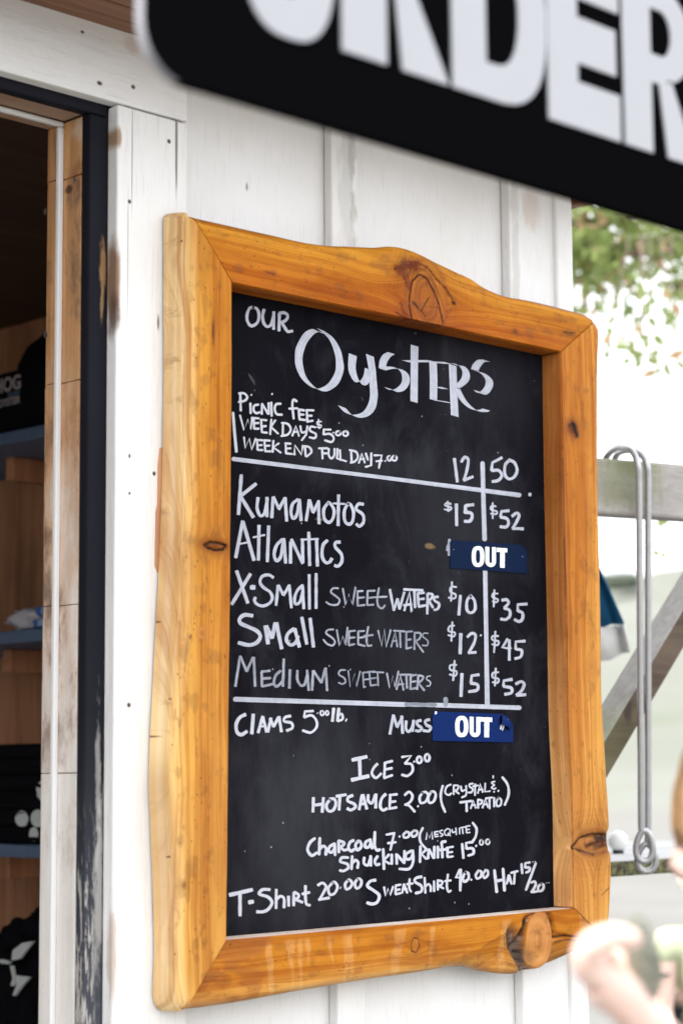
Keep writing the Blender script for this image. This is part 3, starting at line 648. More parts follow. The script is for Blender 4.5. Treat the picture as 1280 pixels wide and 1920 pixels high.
# crops: A 420,540 x4   B 700,620 x4   C 420,880 x4   D 420,1060 x4   E 720,940 x4   F 420,1290 x4   G 700,1300 x3.765   H 420,1520 x4   I 700,1520 x3.556
A, B, C_, D, E_, F, G, H, I_ = (420, 540, 4), (700, 620, 4), (420, 880, 4), (420, 1060, 4), (720, 940, 4), (420, 1290, 4), (700, 1300, 3.765), (420, 1520, 4), (700, 1520, 3.556)
strokes('word_our', *A, [(22, "225,148 195,148 175,190 173,240 195,280 225,280 255,250 262,195 245,155 215,146;300,160 290,210 297,260 325,290 355,270 370,215;l 373,178 372,310;l 415,190 412,322;415,188 455,186 478,210 462,243 425,260;432,258 455,295 478,326 515,322")])
NIB = (58, 22)
strokes('word_oysters', *A, [(58, "735,338 690,318 640,340 597,395 566,470 560,550 575,625 610,690 665,742 715,764 765,756 820,715 858,645 868,575 852,480 820,405 775,350 722,312;965,500 958,590 972,660 1005,712 1040,715 1070,675 1085,610;l 1092,505 1108,600 1118,720;1118,720 1122,810 1105,890 1060,945 990,962 930,940 882,890")], nib=NIB)
strokes('word_oysters', *B, [(58, "132,168 98,190 73,232 66,285;66,290 120,278 180,282 225,310 242,350 235,400 200,440 150,452 105,430;l 307,112 305,300 303,535;l 240,230 430,228;l 445,230 450,370 448,520;l 448,235 500,240 560,243;l 480,428 535,430;l 450,518 510,530 575,540;l 592,258 598,420 608,640;600,252 655,262 690,305 688,360 655,400 615,425;622,432 650,490 700,555 760,596 815,602 845,592;845,225 805,228 772,262 758,295;758,298 820,322 862,365 866,410 840,455 805,472 775,452")], nib=(56, 16))
strokes('picnic_fee_line', *A, [(17, "l 122,795 126,920;112,790 150,790 175,818 155,845 110,855;l 198,865 200,940;.205,802;258,875 228,882 222,915 240,938 268,932;l 285,870 283,945;l 285,868 332,945;l 335,862 335,945;l 355,858 357,960;.360,795;425,868 392,872 380,905 395,945 435,950;545,850 520,838 512,880 522,980;l 488,905 550,902;l 560,912 565,985;l 560,912 602,918;l 560,948 598,950;l 565,985 608,990;l 620,918 625,1005;l 618,916 672,918;l 620,958 658,958;l 625,1002 665,995")], 'p', round_=True)
strokes('weekdays_line', *A, [(20, "l 68,935 80,1090 93,1228"), (16, "l 120,955 150,1065 180,985 200,1062 212,970;l 222,975 226,1055;l 220,975 262,978;l 225,1015 260,1012;l 226,1055 262,1055;l 278,990 284,1082;l 275,988 320,992;l 280,1040 315,1035;l 284,1082 322,1085;l 355,985 346,1098;l 385,992 352,1042 405,1092;l 442,1010 440,1110;432,1012 478,1020 500,1060 478,1098 428,1110;l 512,1108 538,1035 562,1110;l 520,1080 555,1078;572,1035 582,1082 612,1078;l 625,1035 615,1100 582,1142;685,1045 650,1040 645,1070 688,1095 680,1125 640,1120;l 748,1062 745,1098;l 745,1062 800,1062;745,1098 795,1095 822,1125 805,1155 755,1142;.818,1085;o 855,1090 18 16;o 910,1092 19 18"), (10, "730,1002 700,1002 700,1025 728,1030 720,1048 695,1042;l 708,985 712,1055")], 'p', round_=True)
strokes('weekend_line', *A, [(16, "l 150,1120 160,1200 190,1130 207,1212 238,1130;l 248,1142 252,1215;l 245,1140 290,1142;l 250,1180 285,1178;l 252,1215 290,1215;l 303,1145 310,1225;l 300,1142 345,1145;l 305,1185 342,1182;l 310,1225 350,1225;l 370,1145 365,1230;l 410,1165 370,1195 425,1235;l 462,1168 465,1240;l 458,1165 500,1168;l 463,1205 500,1202;l 465,1240 512,1245;l 528,1250 530,1178 580,1250 590,1182;l 606,1190 612,1262;602,1185 640,1195 655,1230 618,1265;l 735,1205 738,1280;l 710,1202 775,1202;l 738,1240 770,1240;785,1205 785,1255 805,1278 825,1255 828,1205;l 850,1205 846,1278 880,1290;l 868,1215 872,1285 915,1300;l 952,1215 956,1308;940,1215 990,1230 1002,1270 980,1300 948,1310;l 1010,1312 1032,1242 1055,1310;l 1018,1285 1050,1282;l 1062,1240 1078,1290;l 1103,1238 1102,1330 1060,1342;l 1125,1255 1182,1255 1168,1310 1160,1350;l 1140,1300 1185,1295;.1207,1297;o 1238,1277 15 17;o 1276,1277 18 18")], 'p', round_=True)
strokes('ruled_line', 0, 0, 1, [(8, "l 437,860.5 700,893 974,928.5")])
strokes('ruled_line', 0, 0, 1, [(8.5, "l 904,868 906,950 908,1012;l 909,1070 911,1200 913,1322")])
strokes('ruled_line', 0, 0, 1, [(8.5, "l 440,1311 600,1316 760,1321;l 816,1322 974,1327")])
strokes('rubbed_line', 0, 0, 1, [(8, "l 760,1321 816,1322"), (9, "l 835,1310 835,1322")], 'd')
strokes('price_heading', *B, [(22, "l 605,958 628,1135;657,985 682,950 708,968 700,1040 677,1122;l 675,1122 745,1095;l 962,952 890,990 882,1050;885,1050 935,1048 960,1085 935,1122 888,1132;1015,972 985,1010 984,1080 1015,1112 1055,1095 1075,1045 1055,990 1012,968;l 1172,1220 1170,1238")])
strokes('kumamotos_word', *C_, [(26, "l 130,42 108,338;l 240,108 125,200;l 120,195 220,360"), (23, "255,212 248,290 272,348 305,325 325,220;l 322,210 322,355;l 368,208 358,362;l 370,208 412,295;l 455,215 410,300;l 458,212 470,388;555,225 515,258 502,320 518,368 545,340 565,240;l 565,225 578,385;l 640,228 615,385;l 642,230 665,320;l 710,238 665,325;l 708,235 712,408;780,250 748,300 752,370 785,398 815,370 825,310 800,260 775,248;l 858,192 855,422"), (15, "l 820,255 905,260"), (23, "930,255 902,310 905,385 935,412 962,390 970,320 948,265 926,255;1045,262 1008,260 990,298 1040,340 1045,395 1015,426 990,410")])
strokes('atlantics_word', *C_, [(26, "l 140,388 88,662;l 142,392 225,682"), (14, "l 115,560 190,545;l 220,510 305,492"), (24, "l 262,420 258,680;l 335,425 325,692;440,525 395,568 376,635 392,685 425,655 445,545;l 448,520 462,703;l 500,545 498,703;l 505,525 590,705;l 588,535 590,700"), (15, "l 578,527 705,522"), (24, "l 635,472 642,722;l 693,520 700,725;775,532 742,570 735,650 760,698 790,695 808,668;870,545 835,550 835,585 878,635 882,690 855,726 828,720")])
strokes('x_small_word', *D, [(26, "l 95,42 178,282;l 198,65 58,292"), (34, "l 200,165 230,165"), (22, "370,92 335,72 288,82 270,125 295,165 345,200 362,245 340,285 290,305 245,290 228,262 235,240;l 405,150 390,300;l 408,150 445,222;l 490,150 445,225;l 488,148 505,318;590,150 552,185 530,240 535,290 570,272 590,195;l 588,148 598,325;l 638,70 640,328;l 690,62 690,323")])
strokes('sweet_waters_words', *D, [(15, "855,172 818,172 800,200 835,230 865,258 850,293 800,295 765,275;l 890,175 912,300 935,215 962,298 985,165;l 1000,195 1000,303;l 1000,195 1040,192;l 1000,245 1050,240;l 1000,303 1055,297;l 1075,192 1072,298;l 1075,192 1130,190;l 1075,245 1120,240;l 1072,298 1120,295;1160,170 1148,250 1155,305 1185,322 1205,300;l 1110,240 1220,235")], 'g')
strokes('sweet_waters_words', *E_, [(19, "l 42,660 72,818;l 100,730 72,818;l 100,730 115,808;l 150,680 115,808;l 150,820 190,680 205,825;l 145,780 205,770;l 225,670 230,798;l 145,660 290,668;l 250,690 258,790;l 258,790 310,780;l 250,735 300,730;l 250,690 300,685;l 325,692 322,845;325,690 362,700 352,730 328,745;l 335,748 365,798;405,715 375,722 378,745 410,768 402,805 372,815")])
strokes('small_word', *D, [(28, "215,378 155,372 118,400 125,435 190,465 250,495 272,535 245,580 185,598 108,580"), (29, "l 310,455 330,588;l 318,455 360,545;l 385,432 360,545;l 392,432 432,625"), (26, "525,475 480,512 468,560 500,598 540,575 555,530;l 530,475 565,612;l 583,390 620,590;l 645,398 670,612")])
strokes('sweet_waters_words', *D, [(15, "820,480 778,485 765,510 805,540 830,570 815,600 775,590 745,558;l 845,485 865,603 890,532 910,600 925,465;l 937,495 935,600;l 937,495 982,490;l 935,545 980,540;l 935,600 978,590;l 1005,498 1005,592;l 1005,495 1050,492;l 1005,545 1050,538;l 1005,592 1055,605;1080,460 1068,540 1075,600 1105,600;l 1050,530 1115,522"), (17, "l 1155,490 1180,605 1200,480 1215,612 1248,485")], 'g')
strokes('sweet_waters_words', *E_, [(15, "l 52,1090 82,980 98,1090;l 60,1050 95,1045;l 118,975 122,1095;l 72,970 152,975;l 165,980 165,1105;l 165,1105 205,1095;l 165,1040 200,1035;l 160,980 210,975;l 228,985 226,1110;225,985 272,990 265,1028 232,1050;l 235,1050 292,1130"), (11, "328,990 297,990 287,1012 325,1045 322,1080 285,1080")], 'd')
strokes('medium_word', *D, [(19, "l 120,682 85,908;l 122,682 170,795;l 218,690 170,795;l 224,690 233,908;l 282,800 285,908;l 280,798 345,790;l 285,850 350,845;l 285,908 365,890;425,790 388,825 374,880 395,908 435,870 445,820;l 448,702 442,908;l 495,782 490,922;550,788 550,855 575,900 605,890 622,820;l 622,785 635,938;l 667,790 660,938;l 670,790 730,880;l 758,775 730,880;l 762,770 772,940")], 'g')
strokes('sweet_waters_words', *D, [(13, "910,785 872,788 860,818 900,845 910,875 885,890 858,880;l 930,790 945,912 980,812 992,912 1020,795;l 1040,805 1046,915;l 1037,805 1080,800;l 1040,858 1090,852;l 1046,915 1060,910;l 1088,800 1098,902;l 1085,798 1130,795;l 1090,850 1138,845;l 1098,902 1142,895;l 1150,805 1155,902;l 1110,800 1195,803")], 'd')
strokes('sweet_waters_words', *E_, [(16, "l 20,1290 40,1400 65,1310 80,1400 107,1275;l 92,1410 122,1310 145,1415;l 102,1375 145,1370;l 165,1300 170,1400;l 115,1300 205,1300;l 198,1310 196,1410;l 196,1408 240,1400;l 195,1355 235,1350;l 195,1310 240,1300;l 255,1310 246,1410;255,1305 292,1315 278,1345 252,1360;l 255,1362 300,1418"), (10, "345,1310 322,1315 318,1335 345,1355 340,1383 318,1385")], 'g')
strokes('oyster_prices', *E_, [(24, "l 540,20 542,182;670,25 640,28 612,32;l 610,30 604,85;604,82 650,88 658,120 640,148 600,150"), (14, "500,20 470,12 455,30 500,45 490,65 450,60;l 475,0 480,75"), (22, "l 935,70 878,76 870,120;870,118 918,130 930,165 912,192 868,190;957,112 990,88 1010,105 990,155 962,203;l 960,203 1042,206"), (14, "835,38 805,35 800,62 842,75 838,95 798,92;l 812,12 812,128")], 'w')
strokes('hidden_price_mark', *E_, [(22, "l 487,285 484,405"), (22, "l 478,330 472,370")], 'g')
strokes('x_small_prices', *E_, [(14, "540,642 500,642 495,678 535,700 525,728 482,722;l 507,605 500,748;850,692 815,692 812,720 850,735 842,755 812,750;l 825,665 820,790"), (22, "l 570,705 558,853;648,708 620,745 620,815 650,836 680,810 676,745 645,706;880,742 918,738 930,765 900,798;898,800 938,818 940,860 910,886 872,882;l 1070,770 1000,775 1000,822;1000,820 1035,838 1035,880 1010,902 975,886")])
strokes('small_prices', *E_, [(14, "525,932 490,937 482,972 528,985 520,1013 478,1003;l 510,905 502,1048;855,1010 812,1012 810,1038 855,1050 848,1078 808,1072;l 832,975 822,1133"), (25, "l 573,992 568,1143"), (21, "622,1018 655,990 684,1005 672,1065 632,1136;l 630,1136 688,1132;l 925,1032 885,1095 948,1105;l 937,1040 936,1192;l 1055,1048 985,1053 984,1110;984,1108 1028,1118 1022,1165 978,1180")])
strokes('medium_prices', *E_, [(15, "540,1227 495,1230 495,1263 540,1275 533,1308 490,1298;l 527,1195 516,1343;855,1282 815,1287 812,1320 855,1332 848,1360 812,1356;l 835,1252 828,1383"), (25, "l 582,1292 575,1463"), (23, "l 710,1300 655,1308 648,1365;648,1363 698,1375 695,1415 632,1428"), (22, "l 958,1335 895,1345 893,1390;893,1388 950,1400 952,1435 902,1448;985,1370 1025,1352 1048,1372 1030,1418 990,1453;l 990,1455 1060,1450"), (17, "l 722,1004 724,1006")])
strokes('clams_word', *F, [(26, "162,198 118,222 92,272 98,330 130,350 172,325;l 220,197 208,343"), (22, "l 290,212 256,335;l 290,215 320,330;l 352,225 328,330;l 345,230 372,290;l 410,217 372,290;l 412,215 430,328"), (14, "l 262,290 315,285"), (20, "500,210 458,220 452,250 505,262 512,300 468,320")], 'p')
strokes('clams_price', *F, [(19, "l 670,172 606,176 600,222;600,220 655,205 692,245 692,295 650,334 588,318"), (18, "l 700,188 701,189"), (14, "o 735 188 14 17;o 772 188 11 16"), (23, "l 822,152 812,250;l 860,152 850,248"), (18, "855,205 882,195 888,232 852,250"), (26, "l 914,240 916,241")], 'p')
strokes('muss_word', *G, [(20, "l 140,152 115,288;l 140,155 165,235;l 203,165 165,240;l 198,160 205,283;230,195 228,248 245,270 268,250 282,200;l 282,190 275,268;335,190 305,200 312,225 338,245 322,266 295,262;395,185 365,195 372,222 402,240 388,266 350,262")], 'w')
strokes('ice_line', *F, [(28, "l 960,540 1070,515;l 955,690 1085,660"), (26, "l 1015,530 1020,672"), (20, "1150,568 1122,598 1107,640 1130,672 1150,668 1178,640")], 'p')
strokes('ice_line', *G, [(18, "l 80,497 75,592;l 76,492 132,478;l 78,538 130,528;l 74,598 132,578;l 200,450 265,440 222,495;222,495 268,502 275,548 240,582 200,575;.286,482;o 322 470 17 23;o 378 455 17 25")], 'p', round_=True)
strokes('hotsauce_word', *F, [(22, "l 670,822 666,930;l 745,822 735,932;l 668,880 740,870;795,835 766,878 780,920 815,918 838,872 825,832 790,834;l 868,815 862,915;l 840,812 915,800;965,805 932,820 928,848 972,868 985,893 950,915 922,903;l 1035,800 1012,913;l 1040,800 1070,908;l 1018,872 1062,865;1080,800 1080,845 1108,862 1135,800;l 1138,795 1136,900;1212,795 1182,828 1170,885 1190,916 1222,903")], 'p')
strokes('hotsauce_price', *G, [(18, "l 118,720 112,812;l 113,718 165,713;l 114,768 155,762;l 110,815 162,805;220,718 250,695 274,722 262,762 225,788;222,785 250,792 290,835;.313,797;345,702 325,735 333,773 368,763 385,722 368,697 342,702;405,697 385,735 394,773 425,760 438,718 425,693 402,697"), (17, "488,652 474,710 480,775 505,838;908,592 945,645 952,715 925,788")], 'p', round_=True)
strokes('crystal_word', *G, [(13, "545,643 515,660 505,700 528,718 550,705;l 565,652 565,713;565,650 597,652 590,680 568,685;l 572,686 602,708;615,655 622,688 645,682;652,652 652,715 622,735;700,637 677,642 678,660 700,675 690,698 667,700;l 716,640 715,720;l 700,657 737,650;l 735,705 752,640 770,698;l 740,680 768,678;l 787,635 785,695 822,690"), (11, "855,622 832,630 852,648;852,648 832,665 850,676 862,668;l 843,582 843,598")], 'p', round_=True)
strokes('tapatio_word', *G, [(17, "l 655,765 657,833;l 610,770 690,760"), (14, "l 685,812 702,755 720,810;l 690,790 718,788;l 735,752 737,810;735,750 764,757 758,778 738,785;l 768,808 788,745 806,803;l 775,785 802,782;l 817,740 818,813;l 790,742 838,735;l 850,738 850,800;880,737 865,768 872,796 895,788 900,752 878,736"), (12, "l 848,694 850,697;l 878,692 882,685")], 'p', round_=True)
strokes('charcoal_word', *H, [(22, "680,208 645,238 626,290 645,328 665,335 695,315;l 718,205 712,328;715,290 742,265 765,285 762,330;830,248 792,270 785,305 812,310 832,275;l 828,250 832,333;l 858,228 860,312;860,225 898,240 888,262 865,275;l 870,275 900,298 925,290;970,222 942,240 932,280 952,303 975,290;1005,228 985,258 998,295 1028,270 1022,235 1002,227;1095,218 1062,235 1057,272 1085,272 1100,238;l 1095,215 1110,283;1130,160 1128,258 1145,295 1168,292")], 'p', round_=True)
strokes('charcoal_price', *I_, [(16, "l 85,160 140,150;l 138,150 112,262;l 95,217 148,210"), (18, ".173,172"), (16, "217,142 199,160 206,180 232,173 238,148 215,140;270,132 253,150 260,173 285,163 290,138 268,132;328,115 308,160 313,210 345,250;660,80 685,120 680,172 655,213")], 'p', round_=True)
strokes('mesquite_word', *I_, [(9, "l 350,192 356,145 372,180 388,140 393,190;l 406,142 410,175;l 406,142 430,138;l 408,160 428,157;l 410,175 432,170;460,130 440,137 446,150 462,160 447,172;490,120 472,140 480,163 505,157 508,127 488,119;l 495,150 512,168;522,125 527,145 545,140;l 548,115 551,160;l 572,117 573,155;l 591,112 595,153;l 578,114 615,107;l 615,105 619,148;l 615,105 642,100;l 616,128 638,124;l 619,148 642,145")], 'p', round_=True)
strokes('shucking_word', *H, [(21, "930,352 885,352 872,382 922,400 930,430 895,452 868,448;l 960,342 955,438;958,395 985,372 1005,390 1000,430;1050,352 1048,395 1078,408 1098,350;l 1098,340 1100,413;1150,342 1130,375 1140,406 1165,400;l 1192,288 1198,438;l 1235,330 1198,372 1240,398")], 'p', round_=True)
strokes('shucking_word', *I_, [(18, "l 121,292 121,355;l 152,290 155,355;l 155,292 200,345;l 206,268 203,350;252,267 217,290 217,322 248,318 262,280;262,265 262,345 235,388 172,388")], 'p', round_=True)
strokes('knife_line', *I_, [(18, "l 312,237 309,343;l 355,255 320,290 352,322;l 367,260 363,318;l 370,258 400,315;l 405,240 403,316;l 428,240 428,313;480,205 455,212 456,250 458,312;l 440,262 480,258;l 492,250 492,308"), (14, "l 485,248 530,240;l 492,280 525,275;l 492,310 530,305"), (18, "l 590,222 598,316;l 650,210 615,216 620,255;620,253 660,252 665,285 630,300;.683,235"), (11, "o 718 212 12 17;o 760 208 13 17")], 'p', round_=True)
strokes('tshirt_line', *H, [(28, "l 42,632 212,593"), (25, "l 120,615 120,788"), (30, "l 186,688 219,682"), (23, "345,592 290,592 265,625 330,648 360,690 330,740 290,758 245,758"), (21, "l 392,590 390,733;392,665 425,642 450,662 450,728;l 483,642 485,716;l 523,612 522,713;525,610 558,630 552,655 528,665;l 532,665 590,688;610,562 610,650 618,700 645,710;l 585,625 642,612"), (20, "702,560 738,542 764,570 745,615 715,668;l 708,668 790,653;815,537 782,580 792,628 828,620 850,572 832,537 810,537;.873,578;930,522 907,550 916,588 943,578 960,545 940,518 926,522;1000,512 980,545 992,583 1020,568 1030,532 1015,510 996,514")], 'p')
strokes('sweatshirt_line', *H, [(23, "1137,520 1095,530 1075,565 1120,598 1162,635 1148,685 1110,700 1070,690")], 'p')
strokes('sweatshirt_line', *I_, [(15, "l 70,510 80,568 97,520 110,563 130,507;l 147,500 147,558;l 145,500 180,493;l 148,530 175,525;l 147,558 180,550;l 202,490 190,548;l 203,490 224,548;l 194,525 220,521;240,455 238,515 250,540;l 222,490 262,485"), (18, "320,440 282,450 276,475 318,502 318,538 280,550"), (15, "l 340,447 345,548;342,510 365,490 380,508 380,538;l 402,470 403,538;l 427,467 428,528;425,465 457,472 453,492 432,500;l 435,502 465,518;495,425 488,500 498,540 515,532;l 475,470 515,465"), (18, "l 575,395 548,445 600,445;l 580,392 577,533;612,410 593,448 605,473 632,453 630,418 610,410;.650,460"), (16, "697,402 680,430 690,453 715,438 717,407 695,400;745,397 729,425 738,448 760,430 760,402 743,395")], 'p', round_=True)
strokes('hat_line', *I_, [(19, "l 805,397 820,543;l 862,387 872,533;l 815,470 865,460"), (15, "l 900,430 886,488;l 903,430 918,488;l 890,467 915,463;l 940,412 935,488;l 915,415 960,403"), (16, "l 985,355 990,418;l 1040,345 1010,350 1010,382;1010,380 1038,380 1036,402 1015,413;1050,480 1070,472 1080,488 1068,518 1050,543;l 1050,543 1090,538;1115,485 1096,510 1100,536 1125,528 1132,497 1112,484"), (17, "l 1080,350 1015,528"), (8, ".1060,342;.1076,338;.1150,483;.1166,481")], 'p', round_=True)
# ------------------------------------------------------------------ OUT stickers
def stickmat(name, c):
    a = N(name, .4, .02); p = a.pos(); n = a.noise(p, 130, 5, .7)
    sc_ = a.ma('MULTIPLY', a.ramp(a.vor(a.mapp(p, (1, 1, 1.6)), 75), .10, .05), a.ramp(a.noise(p, 40, 2), .52, .58))
    a.col(a.mix(a.ma('MULTIPLY', sc_, .75), a.mix(n, tuple(x*.75 for x in c), tuple(x*1.25 for x in c)), (.6, .62, .66))); return a.m
def glyph(parent, name, outl, holes, y, th, mat, proj):
    """letter with straight/curved outline as a filled, slightly raised mesh"""
    cu = bpy.data.curves.new(name, 'CURVE'); cu.dimensions = '2D'; cu.fill_mode = 'BOTH'; cu.extrude = th
    for ring in [outl]+holes:
        sp = cu.splines.new('POLY'); sp.points.add(len(ring)-1); sp.use_cyclic_u = True
        for q, pt in zip(ring, sp.points): w_ = proj(*q); pt.co = (w_[0], w_[2], 0, 1)
    tmp = bpy.data.objects.new('tmp', cu); COL.objects.link(tmp)
    dg = bpy.context.evaluated_depsgraph_get(); dg.update(); me = bpy.data.meshes.new_from_object(tmp.evaluated_get(dg))
    bpy.data.objects.remove(tmp); me.transform(Matrix(((1, 0, 0, 0), (0, 0, -1, y), (0, 1, 0, 0), (0, 0, 0, 1))))
    me.materials.clear(); return link(name, me, mat, parent)
def ringpts(cx, cy, rx, ry, p=2.6, n=40):
    out = []
    for k in range(n):
        t = 2*math.pi*k/n; c, s = math.cos(t), math.sin(t)
        out.append((cx+rx*math.copysign(abs(c)**(2/p), c), cy+ry*math.copysign(abs(s)**(2/p), s)))
    return out
def upts(x0, x1, y0, y1, w_):   # letter U, y down
    o = [(x0, y0)]; r = (x1-x0)/2; cx = (x0+x1)/2; ry = r*1.05
    o += [(cx-r*math.cos(t), y1-ry+ry*math.sin(t)) for t in np.linspace(0, math.pi, 14)]+[(x1, y0), (x1-w_, y0)]
    r2 = r-w_; o += [(cx+r2*math.cos(t), y1-ry+(ry-w_)*math.sin(t)) for t in np.linspace(0, math.pi, 12)]+[(x0+w_, y0)]
    return o
M_wl = plain('white_vinyl_letters', (.80, .82, .82), .4, .04)
def sticker(label, crop, poly, letters, col, name):
    ox, oy, sc = crop; T = thing(name, label, 'sticker', tuple(PY(ox+poly[0][0]/sc, oy+poly[0][1]/sc, YB)), 'OUT stickers on the blackboard')
    m = stickmat(name+'_'+label.split()[0]+'_vinyl', col); pr = lambda x, y: PY(ox+x/sc, oy+y/sc, YB-.0016)
    bm = bmesh.new(); prism_bm(bm, [pr(*q) for q in poly], Vector((0, .0010, 0))); bmobj('sticker_sheet', bm, m, T)
    return T, m, pr
def shear(pts, x0, k): return [(x, y+(x-x0)*k) for x, y in pts]
T1, m1, pr1 = sticker('dark navy sticker reading OUT in the Atlantics row of the blackboard', E_, [(495, 303), (512, 292), (1012, 326), (1030, 333), (1068, 372), (1070, 541), (495, 500)], None, (.005, .013, .042), 'sticker')
pj = lambda x, y: PY(720+x/4, 940+y/4, YB-.0018)
glyph(T1, 'letter', ringpts(702, 414, 47, 78), [ringpts(702, 414, 17, 50)], YB-.0018, .0002, M_wl, pj)
glyph(T1, 'letter', shear(upts(757, 836, 340, 490, 29), 757, .06), [], YB-.0018, .0002, M_wl, pj)
glyph(T1, 'letter', [(842, 348), (921, 353), (920, 383), (902, 382), (901, 499), (867, 497), (868, 380), (841, 378)], [], YB-.0018, .0002, M_wl, pj)
T2, m2, pr2 = sticker('brighter blue sticker reading OUT with a peeling corner beside Muss', G, [(417, 147), (432, 127), (905, 145), (885, 175), (888, 225), (905, 238), (965, 260), (984, 235), (985, 346), (417, 335)], None, (.006, .020, .105), 'sticker')
pj = lambda x, y: PY(700+x/3.765, 1300+y/3.765, YB-.0018)
glyph(T2, 'letter', ringpts(621, 234, 46, 75), [ringpts(621, 234, 16, 47)], YB-.0018, .0002, M_wl, pj)
glyph(T2, 'letter', shear(upts(677, 752, 165, 308, 28), 677, .03), [], YB-.0018, .0002, M_wl, pj)
glyph(T2, 'letter', [(752, 168), (836, 171), (835, 202), (815, 201), (813, 311), (780, 310), (781, 200), (751, 198)], [], YB-.0018, .0002, M_wl, pj)
# peeled flap of the second sticker: curls towards the viewer
fl = [(905, 145), (885, 175), (888, 225), (905, 238), (965, 260), (984, 235), (970, 195), (940, 158)]
bm = bmesh.new(); rows = []
for k in range(5):
    t = k/4; a_ = np.array((905, 145))*(1-t)+np.array((984, 235))*t; b_ = np.array((888, 222))*(1-t)+np.array((965, 260))*t; r_ = []
    for j in range(6):
        s_ = j/5; q = a_*(1-s_)+b_*s_+np.array((10*math.sin(math.pi*t), -12*math.sin(math.pi*t)))*(1-s_); w_ = PY(700+q[0]/3.765, 1300+q[1]/3.765, YB-.002); w_.y -= .009*math.sin(s_*2.0)*math.sin(math.pi*min(1, t+.15)); r_.append(bm.verts.new(w_))
    rows.append(r_)
for a_, b_ in zip(rows[:-1], rows[1:]):
    for j in range(5): bm.faces.new((a_[j], a_[j+1], b_[j+1], b_[j]))
o = bmobj('peeled_corner', bm, m2, T2, True)
bm = bmesh.new(); prism_bm(bm, [PY(700+x/3.765, 1300+y/3.765, YB-.0022) for x, y in ((898, 225), (905, 222), (903, 250), (896, 258), (893, 245))], Vector((0, .0006, 0))); bmobj('torn_paper', bm, M_wl, T2)
bm = bmesh.new(); prism_bm(bm, [PY(700+x/3.765, 1300+y/3.765, YB-.0022) for x, y in ((912, 222), (922, 220), (922, 240), (910, 265), (907, 258))], Vector((0, .0006, 0))); bmobj('torn_paper', bm, M_wl, T2)
bm = bmesh.new(); prism_bm(bm, [PY(700+x/3.765, 1300+y/3.765, YB-.0022) for x, y in ((436, 126), (446, 128), (447, 142), (438, 150), (432, 142))], Vector((0, .0006, 0))); bmobj('torn_paper', bm, M_wl, T2)
# ------------------------------------------------------------------ hanging ORDER sign in front
YS = -1.047; SX0, SZ0, SX1, SZ1 = -.974, 1.9335, -.205, 2.232
M_sb = N('sign_black_enamel', .7, .0).col((.0030, .0030, .0036)).m; M_sw = plain('sign_white_vinyl', (.42, .425, .45), .6, .02, 30, .1); M_se = plain('sign_white_edge', (.30, .30, .33), .5, .03)
signT = thing('order_sign', 'large black hanging sign with rounded corners and bold white lettering reading ORDER', 'sign', (-.6, YS, 2.08))
def rrect(x0, x1, z0, z1, r, n=8):
    o = []
    for cx, cz, a0 in ((x1-r, z1-r, 0), (x0+r, z1-r, 90), (x0+r, z0+r, 180), (x1-r, z0+r, 270)):
        for k in range(n+1): a = math.radians(a0+90*k/n); o.append((cx+r*math.cos(a), cz+r*math.sin(a)))
    return o
bm = bmesh.new(); prism_bm(bm, [Vector((x, YS+.0015, z)) for x, z in rrect(SX0, SX1, SZ0, SZ1, .042)], Vector((0, .009, 0))); co = bmobj('sign_core', bm, [M_sb, M_se], signT)
for f in co.data.polygons:
    if f.normal.x < -.25: f.material_index = 1
bm = bmesh.new(); prism_bm(bm, [Vector((x, YS, z)) for x, z in rrect(SX0, SX1, SZ0, SZ1, .042)], Vector((0, .0012, 0))); bmobj('sign_face', bm, M_sb, signT)
ZL = 1.998; CAP = .166; id3 = lambda x, z: (x, 0, z)
def sx(px, py): return PY(px, py, YS).x
def let(outl, holes=[]): glyph(signT, 'letter', outl, holes, YS-.0012, .0009, M_sw, id3)
xo0, xo1 = sx(450, 0), sx(624, 0); oc = (xo0+xo1)/2
let(ringpts(oc, ZL+CAP/2-.001, (xo1-xo0)/2+.001, CAP/2+.004, 2.7), [ringpts(oc, ZL+CAP/2-.001, (xo1-xo0)/2-.034, CAP/2-.030, 2.7)])
def letR(x0, wd, st):
    z0, z1 = ZL, ZL+CAP; x1 = x0+wd; mz = z0+CAP*.44
    bowl = [(x1-wd*.42+wd*.40*math.sin(t), z1-(z1-mz)/2+(z1-mz)/2*math.cos(t)) for t in np.linspace(0, math.pi, 14)]
    ou = [(x0, z0), (x0, z1)]+bowl+[(x1-wd*.33, mz+.004), (x1+.004, z0), (x1-st*1.02, z0), (x0+wd*.50, mz-.004), (x0+st, mz-.004), (x0+st, z0)]
    ih = (z1-mz)/2-.024; ho = [(x0+st, z1-(z1-mz)/2+ih), (x1-wd*.46, z1-(z1-mz)/2+ih)]+[(x1-wd*.46+wd*.15*math.sin(t), z1-(z1-mz)/2+ih*math.cos(t)) for t in np.linspace(.2, math.pi-.2, 8)]+[(x1-wd*.46, z1-(z1-mz)/2-ih), (x0+st, z1-(z1-mz)/2-ih)]
    let(ou, [ho])
ra = sx(638, 75); rb = sx(838, 135); letR(ra, rb-ra-.004, sx(722, 97)-ra)
da = sx(845, 138); db = sx(1020, 60); sw_ = .046
